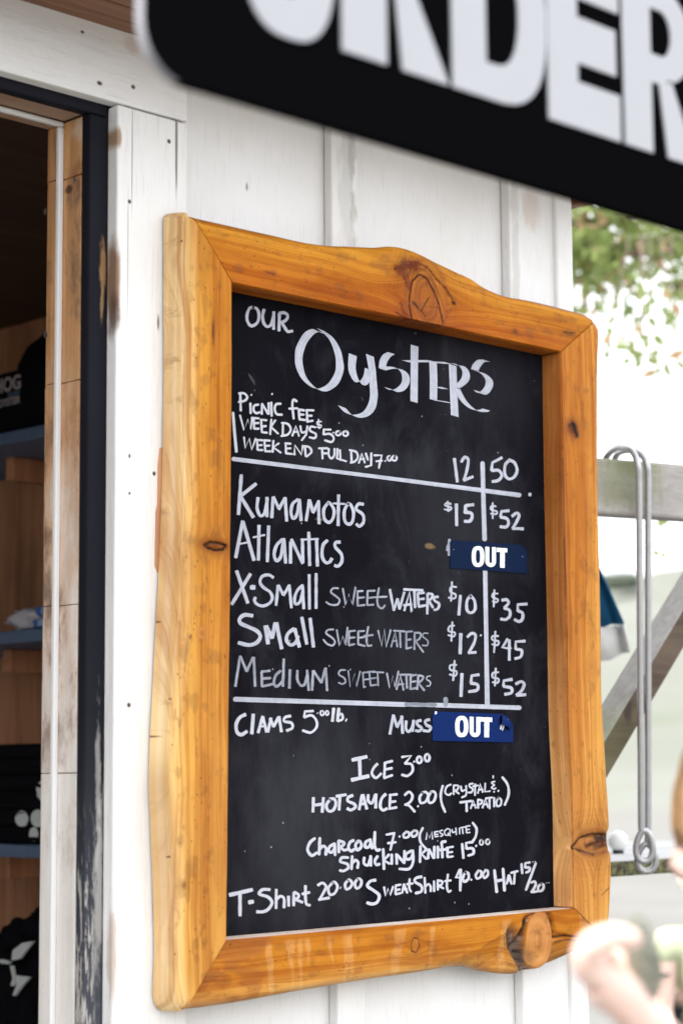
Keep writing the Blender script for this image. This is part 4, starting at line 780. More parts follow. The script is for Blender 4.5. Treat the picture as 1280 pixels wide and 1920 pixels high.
def letD(x0, x1, st):
    z0, z1 = ZL, ZL+CAP; w_ = x1-x0; f = lambda a, b, c, d, n: [(c+a*math.sin(t), (z0+z1)/2+b*math.cos(t)) for t in np.linspace(0, math.pi, n)]
    ou = [(x0, z0), (x0, z1), (x0+w_*.45, z1)]+[(x0+w_*.45+w_*.55*abs(math.sin(t))**.75, (z0+z1)/2+(CAP/2)*math.copysign(abs(math.cos(t))**.8, math.cos(t))) for t in np.linspace(.1, math.pi-.1, 16)]+[(x0+w_*.45, z0)]
    h = CAP/2-.032; ho = [(x0+st, (z0+z1)/2+h)]+[(x0+st+(w_-2*st+.006)*abs(math.sin(t))**.5, (z0+z1)/2+h*math.cos(t)) for t in np.linspace(.15, math.pi-.15, 12)]+[(x0+st, (z0+z1)/2-h)]
    let(ou, [ho])
letD(da, db, sw_-.003)
ea = sx(1025, 198); eb = sx(1160, 242)
a3 = .0435; g3 = (CAP-3*a3)/2; es = .042
let([(ea, ZL), (ea, ZL+CAP), (eb, ZL+CAP), (eb, ZL+CAP-a3), (ea+es, ZL+CAP-a3), (ea+es, ZL+2*a3+g3), (eb-.005, ZL+2*a3+g3), (eb-.005, ZL+a3+g3), (ea+es, ZL+a3+g3), (ea+es, ZL+a3), (eb, ZL+a3), (eb, ZL)])
r2 = sx(1168, 243); letR(r2, .108, .042)
for x in (-.85, -.33):
    v, f = tube([(x, YS+.01, SZ1-.01), (x, YS+.01, ZSO)], .004, 8); link('hanger_rod', mesh('rod', v, f, True), plain('hanger_steel', (.25, .25, .26), .4, metal=.8), signT)
# ------------------------------------------------------------------ shop shelves and goods
for z, nm in ((2.099, 'upper blue-grey shop shelf carrying a black printed bag'), (1.700, 'middle blue-grey shop shelf with white cloths and blue packets'), (1.285, 'lower blue-grey shop shelf under a stack of black shirts'), (.872, 'lowest blue-grey shop shelf under a heap of black bags')):
    T = thing('shop_shelf', nm, 'shelf', (XS, 1.5, z), 'blue-grey shelves inside the shop')
    box('shelf_board', XS, XR-.001, .12, 3.2, z-.025, z, M_blue, T, .003)
    for y in (.75, 1.30, 2.1): box('bracket', XS+.10, XR-.001, y, y+.03, z-.075, z-.0255, M_red, T, .003)
def lump(name, c, s, mat, parent=None, p=3.5, nz=.06, fr=9, seed=0, sub=3):
    bm = bmesh.new(); bmesh.ops.create_cube(bm, size=2); bmesh.ops.subdivide_edges(bm, edges=bm.edges, cuts=sub*3, use_grid_fill=True)
    for v in bm.verts:
        d = v.co.normalized(); r = (abs(d.x)**p+abs(d.y)**p+abs(d.z)**p)**(-1/p); q = d*r
        from mathutils import noise as mn
        k = 1+nz*mn.noise(q*fr*.3+Vector((seed, 0, 0)))+nz*.7*mn.noise(q*fr+Vector((seed, 3, 0)))
        v.co = Vector((c[0]+q.x*s[0]*k, c[1]+q.y*s[1]*k, c[2]+q.z*s[2]*k))
    return bmobj(name, bm, mat, parent, True)
M_blk = plain('black_cotton', (.006, .006, .008), .95, .2, 200, .1, bump=.2); M_wht = plain('white_cotton', (.62, .60, .62), .9, .1, 80, .2, bump=.3)
M_gry = plain('grey_cotton', (.36, .32, .31), .9, .1, 80, .2, bump=.3); M_print = plain('white_print', (.70, .74, .72), .8, .05)
M_pkt = plain('blue_packet', (.035, .16, .55), .35, .15, 40); M_pk2 = plain('pale_blue_packet_label', (.35, .50, .75), .4, .15, 60); M_rd = plain('red_print', (.30, .05, .06), .6, .1)
M_pr2 = plain('dim_white_print', (.42, .36, .38), .8, .1)
bag = thing('printed_bag', 'black bag with white lettering on the upper shop shelf', 'bag', (XS, 1.1, 2.1))
lump('bag_body', (XS+.13, 1.045, 2.20), (.11, .20, .125), M_blk, bag, 3, .05, 6, 1)
def text(parent, s, size, px, py, x, mat, bold=.0006, right=True):
    cu = bpy.data.curves.new('lettering', 'FONT'); cu.body = s; cu.size = size; cu.offset = bold; cu.extrude = .0004; cu.align_x = 'RIGHT' if right else 'LEFT'
    tmp = bpy.data.objects.new('tmp', cu); COL.objects.link(tmp); dg = bpy.context.evaluated_depsgraph_get(); dg.update()
    me = bpy.data.meshes.new_from_object(tmp.evaluated_get(dg)); bpy.data.objects.remove(tmp); me.materials.clear()
    p = PX(px, py, x); me.transform(Matrix(((0, 0, -1, p.x), (-1, 0, 0, p.y), (0, 1, 0, p.z), (0, 0, 0, 1))))
    return link('lettering', me, mat, parent)
xt = XS+.012
text(bag, 'HOG', .040, 40, 727, xt, M_pr2, .0012); text(bag, 'ISLAND', .012, 38, 739, xt, M_blue, .0003); text(bag, 'OYSTER', .021, 38, 755, xt, M_pr2, .0006)
box('bag_front', XS+.013, XS+.02, .80, 1.235, 2.102, 2.225, M_blk, bag, .003)
cl = [(XS+.10, 1.175, 1.724, .08, .048, .025, 'w', 'rumpled white cloth at the left end of the middle shelf'), (XS+.13, 1.135, 1.728, .07, .03, .028, 'g', 'grey folded cloth between the white cloths on the middle shelf'),
      (XS+.17, 1.09, 1.745, .09, .055, .030, 'w', 'white folded cloth behind the blue packets')]
for i, (x, y, z, a_, b_, c_, k, lb) in enumerate(cl):
    o = lump('folded_cloth', (x, y, z), (a_, b_, c_), M_wht if k == 'w' else M_gry, None, 2.6, .22, 9, i*3+2); tag(o, lb, 'cloth', 'cloths on the middle shop shelf')
for i, (y0, y1, z0, z1) in enumerate(((.93, 1.115, 1.7005, 1.7215), (.93, 1.103, 1.7225, 1.746))):
    T = thing('blue_packet', ('lower', 'upper')[i]+' blue packet of the two on the middle shop shelf', 'packet', (XS+.03, 1.02, z0), 'blue packets on the shop shelf')
    lump('packet', (XS+.062, (y0+y1)/2, (z0+z1)/2), (.055, (y1-y0)/2, (z1-z0)/2), M_pkt, T, 6, .05, 5, i)
    box('packet_label', XS+.0055, XS+.009, y0+.02, y1-.035, z0+.004, z1-.004, M_pk2, T, .0005)
    box('packet_print', XS+.0045, XS+.0055, y0+.03, y1-.062, (z0+z1)/2, (z0+z1)/2+.004, M_rd, T, .0003)
o = link('wire_basket_handle', mesh('h', *tube([(XS+.22, 1.19+.0, 1.70), (XS+.20, 1.20, 1.76), (XS+.18, 1.185, 1.79), (XS+.18, 1.165, 1.795), (XS+.19, 1.15, 1.77), (XS+.20, 1.16, 1.735)], .006, 8), True), M_blk)
tag(o, 'dark curved strap standing behind the white cloths', 'strap')
zz = 1.2865
for i in range(6):
    h = (.034, .030, .036, .031, .030, .026)[i]; T = thing('folded_shirt', ('lowest', 'second lowest', 'third lowest', 'third from the top', 'second from the top', 'topmost')[i]+' black folded shirt in the stack on the lower shop shelf', 'shirt', (XS+.12, 1.0, zz), 'black shirts stacked on the shop shelf')
    lump('shirt_fold', (XS+.135, 1.03+.012*math.sin(i*2.1), zz+h/2), (.12, .30, h/2+.0018), M_blk, T, 9, .015, 8, i+10)
    if i < 2:
        pts = {0: [(55, 72, 1551, 1578)], 1: [(29, 53, 1520, 1550), (58, 84, 1518, 1551)]}[i]
        for a_, b_, c_, d_ in pts:
            ring = [PX((a_+b_)/2+(b_-a_)/2*math.cos(t), (c_+d_)/2+(d_-c_)/2*math.sin(t), XS+.0145-.0001*i) for t in np.linspace(0, 2*math.pi, 24)[:-1]]
            bm = bmesh.new(); prism_bm(bm, ring, Vector((.004, 0, 0))); bmobj('shirt_print', bm, M_print, T)
    if i == 3:
        for rg in ([(70, 1470), (80, 1463), (84, 1463), (84, 1476), (72, 1472)], [(68.5, 1476), (84, 1478), (84, 1502), (76, 1500), (70, 1493)]):
            bm = bmesh.new(); prism_bm(bm, [PX(x, y, XS+.0145) for x, y in rg], Vector((.004, 0, 0))); bmobj('shirt_print', bm, M_print, T)
    zz += h+.0008
for i, (px, py, sy, sz, lb) in enumerate([(30, 1850, .085, .12, 'slumped black bag with white printed panels below the shelves'), (75, 1800, .06, .10, 'upright black bag beside the doorway jamb, behind the slumped one')]):
    T = thing('black_bag', lb, 'bag', tuple(PX(px, 1900, XS+.1)), 'black bags under the shop shelves'); c = PX(px, py, XS+.1)
    lump('bag_cloth', (XS+.10, c.y, .985+.01*i), (.08, sy, sz), M_blk, T, 2.4, .22, 5, 20+i)
    lump('bag_top', (XS+.11, c.y-.01, 1.08+.03*i), (.05, sy*.6, .05), M_blk, T, 2.2, .25, 5, 30+i)
    if i == 0:
        for rg in ([(24, 1782), (42, 1768), (62, 1765), (50, 1780), (37, 1798), (22, 1801)], [(0, 1799), (10, 1800), (19, 1804), (16, 1808), (0, 1806)], [(19, 1811), (23, 1811), (28, 1842), (25, 1849), (20, 1847), (24, 1835)], [(30, 1829), (56, 1832), (42, 1848), (28, 1867), (24, 1866), (32, 1845)]):
            bm = bmesh.new(); prism_bm(bm, [PX(x, y, XS+.012) for x, y in rg], Vector((.006, 0, 0))); bmobj('printed_panel', bm, M_print, T)
# ------------------------------------------------------------------ weathered timber rail, brace and bench at the corner
M_rail = raw_wood('weathered_grey_rail', (.40, .375, .355), (.30, .28, .265), 'x', dark=(.13, .10, .08), dk=.8, freq=40, rough=.85, grey=None, stains=[
    (tuple(PD(1150, 905, 3.7)), (.075, .3, .05), (.16, .18, .06), .5, .55), (tuple(PD(1160, 870, 3.7)), (.05, .3, .02), (.20, .22, .10), .5, .6, .9)])
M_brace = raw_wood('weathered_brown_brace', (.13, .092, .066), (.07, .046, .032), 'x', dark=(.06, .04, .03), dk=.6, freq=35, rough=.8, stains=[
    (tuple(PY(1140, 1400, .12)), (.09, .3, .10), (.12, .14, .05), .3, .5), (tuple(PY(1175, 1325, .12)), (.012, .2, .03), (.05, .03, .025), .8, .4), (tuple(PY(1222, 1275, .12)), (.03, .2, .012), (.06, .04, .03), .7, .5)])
M_moss = raw_wood('mossy_plank', (.50, .50, .50), (.42, .42, .41), 'x', dark=(.05, .05, .02), dk=.5, freq=30, rough=.9)
def mossedge():
    a = N('mossy_plank_edge', .9, .2); p = a.pos(); n = a.noise(p, 60, 5, .7)
    a.col(a.mix(a.ramp(n, .40, .62), (.045, .038, .03), a.mix(a.noise(p, 200, 3), (.10, .12, .03), (.24, .22, .12)))); a.bump(n, .6, .004); return a.m
Td = Vector((math.cos(math.radians(-16)), math.sin(math.radians(-16)), 0)); Tn = Vector((-Td.y, Td.x, 0))
railT = thing('timber_rail', 'grey weathered timber rail with green moss joined to the shed corner', 'rail', (.85, .1, 0))
P0 = PD(1200, 864, 3.7); zt = P0.z; zb_ = PD(1200, 970, 3.7).z
obox('rail_beam', Vector((P0.x, P0.y, zb_))-Td*.255, Td*1.9, Tn*.045, Vector((0, 0, zt-zb_)), M_rail, railT, .006)
obox('rail_post', Vector((P0.x, P0.y, 0))+Td*1.55+Tn*.047, Td*.09, Tn*.09, Vector((0, 0, zt+.02)), M_rail, railT, .006)
br = [PY(*q, y=.12) for q in [(1040, 1546), (1132, 1391), (1330, 1060), (1330, 1130), (1136, 1463), (1040, 1640)]]
bA = PY(1132, 1391, .12); bB = PY(1270, 1160, .12); ax = (bB-bA).normalized(); lo = PY(1136, 1462, .12)-bA; lo = lo-ax*lo.dot(ax)
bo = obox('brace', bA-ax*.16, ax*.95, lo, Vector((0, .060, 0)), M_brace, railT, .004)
bo.data.materials.append(raw_wood('painted_lit_brace_face', (.40, .39, .37), (.30, .29, .275), 'x', dark=(.22, .21, .19), dk=.4, freq=60, rough=.9, stains=[(tuple(PY(1120, 1370, .15)), (.06, .3, .06), (.24, .28, .14), .45, .6)]))  # upper-left face painted paler to stand for the light falling on it
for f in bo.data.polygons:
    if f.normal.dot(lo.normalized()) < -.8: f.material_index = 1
tbl = thing('picnic_counter', 'low plank counter with a mossy front edge beyond the shed corner', 'table', (1.2, .3, 0)); cy0 = PZ(1200, 1612, 1.259).y+.07; tz = PY(1200, 1612, cy0).z; cx0 = .80
for k in range(4): box('plank', cx0, 3.0, cy0+.002+k*.145, cy0+.140+k*.145, tz-.024, tz, M_moss, tbl, .003, .001)
box('front_edge', cx0, 3.0, cy0-.020, cy0-.001, tz-.026, tz-.0005, mossedge(), tbl, .003, .001)
for x in (.9, 2.7):
    for y in (cy0+.08, cy0+.45): box('leg', x, x+.07, y, y+.07, 0, tz-.026, M_moss, tbl, .004)
# white round knob on the counter
kb = PZ(1158, 1601, tz); T = thing('white_knob', 'smooth white ball on a dark base on the plank counter', 'knob', tuple(kb))
bm = bmesh.new(); bmesh.ops.create_uvsphere(bm, u_segments=24, v_segments=16, radius=.0205)
for v in bm.verts: v.co = v.co*1.0+kb+Vector((0, 0, .0255)); 
bmobj('ball', bm, plain('white_plastic', (.74, .74, .73), .35, .02), T, True)
v, f = tube([kb+Vector((0, 0, .0005)), kb+Vector((0, 0, .0075))], .011, 16); link('base', mesh('base', v, f), plain('dark_rubber', (.02, .02, .02), .7), T)
# two galvanised rods hooked over the rail, each ending in an eye
M_galv = N('galvanised_steel', .42, .5); nzz = M_galv.noise(M_galv.pos(), 90, 4, .6); M_galv.col(M_galv.mix(nzz, (.36, .355, .36), (.52, .52, .53))); M_galv.b.inputs['Metallic'].default_value = .8; M_galv.bump(nzz, .15, .001); M_galv = M_galv.m
def hook(dx, topx, eye, lb, d0):
    T = thing('hook_rod', lb, 'hook', tuple(PD(1200+dx, 870, d0)), 'steel hook rods on the rail')
    pts = [(topx-42, 905, d0+.13), (topx-40, 872, d0+.13), (topx-30, 850, d0+.12), (topx-14, 839+dx*.35, d0+.07), (topx+4, 841+dx*.35, d0+.03), (topx+16, 850+dx*.35, d0+.012), (topx+24, 872, d0), (topx+26, 900, d0)]
    xs, xe = topx+26, eye[0]-(6 if dx < 8 else -3)
    pts += [(xs+(xe-xs)*t, 900+(1545-900)*t, d0) for t in (.15, .3, .5, .7, .85, 1)]+[(xe+(eye[0]-xe)*.3, eye[1]-28, d0)]
    P = catmull([PD(*q) for q in pts], 5); v, f = tube([Vector(q) for q in P], .0060, 12); link('rod', mesh('rod', v, f, True), M_galv, T)
    rx, ry = (15.5, 29) if dx < 8 else (17, 26)
    E = [PD(eye[0]+rx*math.sin(t)*(1-.22*math.cos(t)), eye[1]-ry*math.cos(t), d0+.002*math.sin(t/2)) for t in np.linspace(0, 2*math.pi, 29)[:-1]]
    v, f = tube(E, .0060, 12, True); link('eye', mesh('eye', v, f, True), M_galv, T)
hook(0, 1171, (1207, 1586), 'left one of the two galvanised hook rods hung over the grey rail', 3.655)
hook(16, 1188, (1211, 1608), 'right one of the two galvanised hook rods hung over the grey rail', 3.672)
# teal and white cloth behind the frame edge
T = thing('hanging_cloth', 'teal and white cloth corner hanging behind the right frame edge', 'cloth', tuple(PD(1120, 1030, 4.3)))
def clothgrid(name, rows, mat):
    bm = bmesh.new(); R_ = []
    for j, (xl, yl, xr, yr) in enumerate(rows):
        r_ = []
        for i in range(9):
            t = i/8; r_.append(bm.verts.new(PD(xl+(xr-xl)*t, yl+(yr-yl)*t+(2*math.sin(i*2.3+j) if j == len(rows)-1 else 0), 4.3+.02*math.sin(t*9+j*.3)+.01*math.sin(t*23))))
        R_.append(r_)
    for a_, b_ in zip(R_[:-1], R_[1:]):
        for i in range(8): bm.faces.new((a_[i], a_[i+1], b_[i+1], b_[i]))
    o = bmobj(name, bm, mat, T, True); m = o.modifiers.new('thick', 'SOLIDIFY'); m.thickness = .004; return o
clothgrid('teal_part', [(1060, 1000, 1102, 1000), (1060, 1060, 1123, 1062), (1062, 1120, 1148, 1118), (1064, 1185, 1170, 1168)], plain('teal_towel', (.006, .10, .22), .9, .25, 60))
clothgrid('white_part', [(1064, 1187, 1170, 1170), (1068, 1220, 1177, 1200), (1072, 1262, 1181, 1221)], plain('white_towel', (.66, .66, .64), .9, .05, 60))
# ------------------------------------------------------------------ tree beyond the corner
def leafmat(name, c0, c1):
    a = N(name, .55, .3); n = a.noise(a.pos(), 6, 3, .6); a.col(a.mix(a.ramp(n, .35, .65), c0, c1))
    tr = a.n('BsdfTranslucent'); a.put(tr.inputs[0], a.mix(n, tuple(min(1, x*1.6) for x in c0), tuple(min(1, x*1.6) for x in c1)))
    mx = a.n('MixShader'); mx.inputs[0].default_value = .6; out = a.t.nodes['Material Output']
    a.t.links.new(a.b.outputs[0], mx.inputs[1]); a.t.links.new(tr.outputs[0], mx.inputs[2]); a.t.links.new(mx.outputs[0], out.inputs[0]); return a.m
M_leaf = leafmat('green_leaves', (.15, .21, .06), (.22, .25, .10)); M_leaf2 = leafmat('rusty_leaves', (.34, .20, .12), (.40, .28, .18))
def leaves(name, pts, size, mat, parent, spread=.5):
    n = len(pts); P = np.array(pts); V = np.zeros((n, 6, 3)); d = rng.normal(size=(n, 3)); d[:, 2] -= .6; d /= np.linalg.norm(d, axis=1)[:, None]
    e = np.cross(d, rng.normal(size=(n, 3))); e /= np.linalg.norm(e, axis=1)[:, None]; s = (size*rng.uniform(.6, 1.3, n))[:, None]
    V[:, 0] = P; V[:, 1] = P+d*s*.3+e*s*.24; V[:, 2] = P+d*s*.68+e*s*.22; V[:, 3] = P+d*s; V[:, 4] = P+d*s*.68-e*s*.22; V[:, 5] = P+d*s*.3-e*s*.24
    me = bpy.data.meshes.new(name); me.vertices.add(n*6); me.vertices.foreach_set('co', V.reshape(-1).astype(np.float32)); me.loops.add(n*6)
    me.loops.foreach_set('vertex_index', np.arange(n*6, dtype=np.int32)); me.polygons.add(n); me.polygons.foreach_set('loop_start', (np.arange(n)*6).astype(np.int32)); me.polygons.foreach_set('loop_total', np.full(n, 6, np.int32)); me.update(calc_edges=True)
    o = link(name, me, mat, parent); o['kind'] = 'stuff'; return o
tb = PD(1700, 1500, 9.5); tb.z = 0
treeT = thing('broadleaf_tree', 'leafy tree with drooping branches and a few rusty leaves beyond the shed corner', 'tree', tuple(tb))
M_bark = raw_wood('tree_bark', (.16, .12, .09), (.10, .08, .06), 'z')
v, f = tube([tb, tb+Vector((.05, 0, 1.5)), tb+Vector((-.1, .1, 3.0)), tb+Vector((-.2, .1, 4.6)), tb+Vector((0, .2, 6.2))], [.22, .18, .15, .10, .05], 12); link('trunk', mesh('trunk', v, f, True), M_bark, treeT)
lp = []; lr = []
def limb(pts, rad, n, spr, rust=.06, tw=14):
    P = [Vector(q) for q in catmull(pts, 6)]; v, f = tube(P, [rad*(1-.8*i/len(P)) for i in range(len(P))], 7); link('limb', mesh('limb', v, f, True), M_bark, treeT)
    for _ in range(tw):
        a_ = random.choice(P[len(P)//4:]); dr = Vector((random.gauss(0, 1), random.gauss(0, 1), random.gauss(-.25, .6))).normalized(); Ln = random.uniform(.3, 1)*spr*1.5
        for _ in range(n//tw):
            q = a_+dr*Ln*random.random()+Vector((random.gauss(0, 1), random.gauss(0, 1), random.gauss(0, 1)))*spr*.16; (lr if random.random() < rust else lp).append(tuple(q))
c0 = tb+Vector((-.1, .1, 2.9))
limb([c0, PD(1500, 420, 8.9), PD(1300, 455, 8.2), PD(1120, 470, 7.6), PD(1000, 470, 7.2)], .07, 1250, .34, .05, 30)
limb([c0, PD(1480, 330, 8.6), PD(1290, 360, 7.9), PD(1150, 410, 7.6), PD(1050, 420, 7.5)], .05, 1000, .30, .10, 26)
limb([c0, PD(1500, 560, 9.2), PD(1350, 560, 8.8), PD(1250, 530, 8.6)], .035, 300, .12, .2, 8)
limb([c0+Vector((0, 0, .8)), PD(1500, 200, 9), PD(1250, 250, 8.4), PD(1000, 300, 8)], .06, 1500, .5, .06, 24)
limb([c0+Vector((0, 0, .8)), PD(1700, 0, 9), PD(1500, -200, 8.4), PD(1300, -300, 8)], .06, 1500, .6, .06, 24)
limb([c0+Vector((0, 0, .8)), PD(1900, 200, 9.5), PD(2150, 100, 9.4), PD(2300, 150, 9)], .06, 1500, .6, .06, 24)
for px, py, n, s in ((1205, 645, 16, .10), (1198, 665, 12, .07), (1245, 540, 18, .09), (1243, 690, 5, .04), (1262, 665, 3, .04), (1150, 590, 5, .05), (1240, 1012, 4, .05), (1236, 1030, 3, .03), (1250, 1000, 3, .04), (1215, 600, 5, .05)):
    for _ in range(n):
        q = PD(px, py, 6.8 if py < 900 else 5.2)+Vector((random.gauss(0, 1), random.gauss(0, 1), random.gauss(0, 1)))*s*.55; (lr if random.random() < .15 else lp).append(tuple(q))
    top = PD(px+random.uniform(-15, 40), 440 if py < 900 else 880, 7.2 if py < 900 else 5.6)
    v, f = tube([top, PD(px, py, 6.8 if py < 900 else 5.2)], [.004, .0015], 5); link('twig', mesh('twig', v, f, True), M_bark, treeT)
leaves('crown', [q_ for q_ in lp if (Vector(q_)-CAM).length > 6], .055, M_leaf, treeT); leaves('near_sprig', [q_ for q_ in lp if (Vector(q_)-CAM).length <= 6], .032, M_leaf, treeT); leaves('rusty_foliage', lr, .055, M_leaf2, treeT)
M_bush = leafmat('hazy_grey_green_leaves', (.16, .19, .15), (.20, .22, .18))
# faint bushes on the far hill
for k, (px, py, d, r, lb) in enumerate(((1162, 1085, 150, 1.6, 'small grey-green bush far off on the pale hill, left of the hook rods'),)):
    T = thing('far_bush', lb, 'bush', tuple(PD(px, py+8, d))); c = PD(px, py+4, d); pts = []
    for _ in range(1500):
        u = Vector((random.gauss(0, 1), random.gauss(0, 1), random.gauss(0, .5))); u = u.normalized()*random.uniform(.5, 1); pts.append((c.x+u.x*r, c.y+u.y*r, c.z+u.z*r*.5))
    leaves('foliage', pts, .35, M_bush, T)
# ------------------------------------------------------------------ people
def skinmat():
    a = N('fair_skin', .5, .4); n = a.noise(a.pos(), 40, 4, .6); a.col(a.mix(n, (.72, .50, .42), (.80, .60, .52))); a.b.inputs['Subsurface Weight'].default_value = .25
    a.b.inputs['Subsurface Radius'].default_value = (1, .3, .15); a.b.inputs['Subsurface Scale'].default_value = .008; return a.m
M_skin = skinmat()
def skinned(name, chains, mat, parent, sub=2):
    """chains: list of [(point, radius), ...]; chains share joints that lie at the same place"""
    vs = []; es = []; rad = []; key = {}
    for ch in chains:
        prev = None
        for p, r in ch:
            k = tuple(round(c, 4) for c in p)
            if k not in key: key[k] = len(vs); vs.append(tuple(p)); rad.append(r)
            i = key[k]
            if prev is not None: es.append((prev, i))
            prev = i
    me = bpy.data.meshes.new(name); me.from_pydata(vs, es, []); o = bpy.data.objects.new(name, me); COL.objects.link(o)
    m = o.modifiers.new('skin', 'SKIN'); m.use_smooth_shade = True
    sv = me.skin_vertices[0].data
    for i, r in enumerate(rad): sv[i].radius = (r, r); sv[i].use_root = (i == 0)
    s_ = o.modifiers.new('sub', 'SUBSURF'); s_.levels = sub; s_.render_levels = sub
    dg = bpy.context.evaluated_depsgraph_get(); dg.update(); nm = bpy.data.meshes.new_from_object(o.evaluated_get(dg)); bpy.data.objects.remove(o)
    nm.materials.clear(); nm.polygons.foreach_set('use_smooth', [True]*len(nm.polygons)); return link(name, nm, mat, parent)
def headmesh(c, fwd, H, tilt=0):
    """head of height H at c (centre), facing fwd: skull, brow, nose, lips, chin, ears"""
    up = Vector((0, 0, 1)); sd = fwd.cross(up).normalized(); up = sd.cross(fwd).normalized(); bm = bmesh.new(); bmesh.ops.create_uvsphere(bm, u_segments=48, v_segments=40, radius=1)
    g = lambda a, b, s: math.exp(-((a-b)/s)**2)
    for v in bm.verts:
        x, y, z = v.co   # x forward, y side, z up
        X = x*.42; Y = y*.335*(1-.18*max(0, -z)**1.2); Z = z*.5
        fr = max(0, x)
        if z < -.15: X = X*(1-.25*(-z-.15)) if x > 0 else X*(1-.45*(-z-.15))
        X += .085*fr**2*g(z, -.10, .14)*g(y, 0, .16)+.03*fr**2*g(z, .12, .1)*g(y, 0, .5)+.035*fr**2*g(z, -.48, .07)*g(y, 0, .25)+.04*fr*g(z, -.78, .14)*g(y, 0, .4)
        X -= .030*fr**2*(g(y, .32, .13)+g(y, -.32, .13))*g(z, .04, .08)
        v.co = Vector((X, Y, Z))
    out = [c+fwd*v.co.x*H+sd*v.co.y*H+up*v.co.z*H for v in bm.verts]
    for v, q in zip(bm.verts, out): v.co = q
    for s_ in (1, -1):   # ears
        r_ = bmesh.ops.create_uvsphere(bm, u_segments=12, v_segments=8, radius=1)
        for v in r_['verts']: v.co = c+fwd*((v.co.x*.06-.02)*H)+sd*((v.co.y*.02+.325)*s_*H)+up*((v.co.z*.12-.04)*H)
    return bm, sd, up
def person(label, cat, loc, chains, head, hair, clothes, extra=()):
    T = thing('person', label, cat, loc)
    body = skinned('body', chains, M_skin, T)
    bm, sd, up = headmesh(*head); bm.from_mesh(body.data); me = body.data; bm.to_mesh(me); bm.free(); me.polygons.foreach_set('use_smooth', [True]*len(me.polygons))
    c, fwd, H = head[:3]; hb = bmesh.new(); bmesh.ops.create_uvsphere(hb, u_segments=64, v_segments=48, radius=1)
    for v in hb.verts:
        x, y, z = v.co; ang = math.atan2(z, x); strand = .025*math.sin(y*40+z*3)+.015*math.sin(x*31+y*17+z*9)
        v.co = Vector((x*.455-.02, y*.385, z*.53+.03))*(1+strand)
        if x < .1 and z < 0: v.co.z -= hair[1]*(-z)*(.5-x); v.co.x -= .02
    kill = [v for v in hb.verts if (v.co.x > .20+.02*math.sin(v.co.y*60) and v.co.z < hair[2]+.03*math.sin(v.co.y*37)) or (v.co.x > .02 and v.co.z < -.12)]
    bmesh.ops.delete(hb, geom=kill, context='VERTS')
    for v in hb.verts: v.co = c+fwd*v.co.x*H+sd*v.co.y*H+up*v.co.z*H
    o = bmobj('hair', hb, hair[0], T, True); m = o.modifiers.new('t', 'SOLIDIFY'); m.thickness = .006
    for nm, chs, mt in clothes: skinned(nm, chs, mt, T)
    for nm, bmx, mt in extra: bmobj(nm, bmx, mt, T, True)
    return T
M_hair = plain('golden_brown_hair', (.34, .20, .10), .5, .35, 120); M_hair2 = plain('dark_brown_hair', (.09, .05, .03), .5, .3, 120)
M_eye = plain('eye_white_and_iris', (.10, .09, .09), .2, .3, 90)
fwdh = Vector((FW.x, FW.y, 0)).normalized(); rth = Vector((RT.x, RT.y, 0)).normalized()
# foreground person: looks left towards the board, the right hand lifts a shell
hc = PD(1497, 1572, 1.80); hf = (-rth*.93+fwdh*.30+Vector((0, 0, -.12))).normalized()
w3 = lambda x, y, d: PD(x, y, d)
neck = hc+Vector((0, 0, -.15))+rth*.02; chest = neck+Vector((0, 0, -.17))+rth*.05; pel = chest+Vector((0, 0, -.42))+rth*.03
shR = chest-fwdh*.17+Vector((0, 0, .10)); shL = chest+fwdh*.17+Vector((0, 0, .10)); elR = w3(1560, 2420, 1.58); elL = shL+Vector((0, 0, -.30))+rth*.04
wr = w3(1206, 1922, 1.49); pa = w3(1152, 1866, 1.475); kn = w3(1104, 1824, 1.46)
hipR = pel-fwdh*.09+Vector((0, 0, -.05)); hipL = pel+fwdh*.09+Vector((0, 0, -.05))
wrL = elL+Vector((0, 0, -.22))-rth*.12
body = [[(pel, .13), (pel+(chest-pel)*.5, .12), (chest, .13), (neck, .052), (hc+Vector((0, 0, -.07)), .055)],
        [(chest, .13), (shR, .055), ((shR+elR)/2, .045), (elR, .040), ((elR+wr)/2, .036), (w3(1300, 2030, 1.51), .024), (wr, .0190), (pa, .0168), (kn, .0130)],
        [(chest, .13), (shL, .055), (elL, .040), (wrL, .026), (wrL+Vector((0, 0, -.09))-rth*.03, .028)],
        [(pel, .13), (hipR, .085), (hipR+Vector((0, 0, -.42)), .058), (Vector((hipR.x, hipR.y, .09)), .042), (Vector((hipR.x, hipR.y, .035))+hf*.16, .030)],
        [(pel, .13), (hipL, .085), (hipL+Vector((0, 0, -.42)), .058), (Vector((hipL.x, hipL.y, .09)), .042), (Vector((hipL.x, hipL.y, .035))+hf*.16, .030)]]
pt = lambda *q: [(w3(x, y, d), r) for x, y, d, r in q]
fingers = [[(kn, .0130)]+pt((1089, 1794, 1.452, .0118), (1106, 1767, 1.446, .0110), (1138, 1753, 1.445, .0100), (1172, 1757, 1.45, .0090), (1200, 1765, 1.455, .0076)),
           [(kn, .0130)]+pt((1108, 1806, 1.474, .0100), (1124, 1782, 1.482, .0082), (1138, 1790, 1.487, .0068), (1146, 1812, 1.489, .0058)),
           [(pa, .0168)]+pt((1128, 1838, 1.500, .0100), (1134, 1802, 1.512, .0080), (1150, 1790, 1.516, .0072), (1168, 1800, 1.518, .0064)),
           [(pa, .0168)]+pt((1146, 1846, 1.515, .0092), (1150, 1816, 1.528, .0074), (1166, 1812, 1.532, .0068), (1178, 1826, 1.534, .0060)),
           [(pa, .0168)]+pt((1172, 1852, 1.494, .0115), (1176, 1822, 1.500, .0100), (1188, 1795, 1.498, .0092), (1204, 1776, 1.492, .0080))]
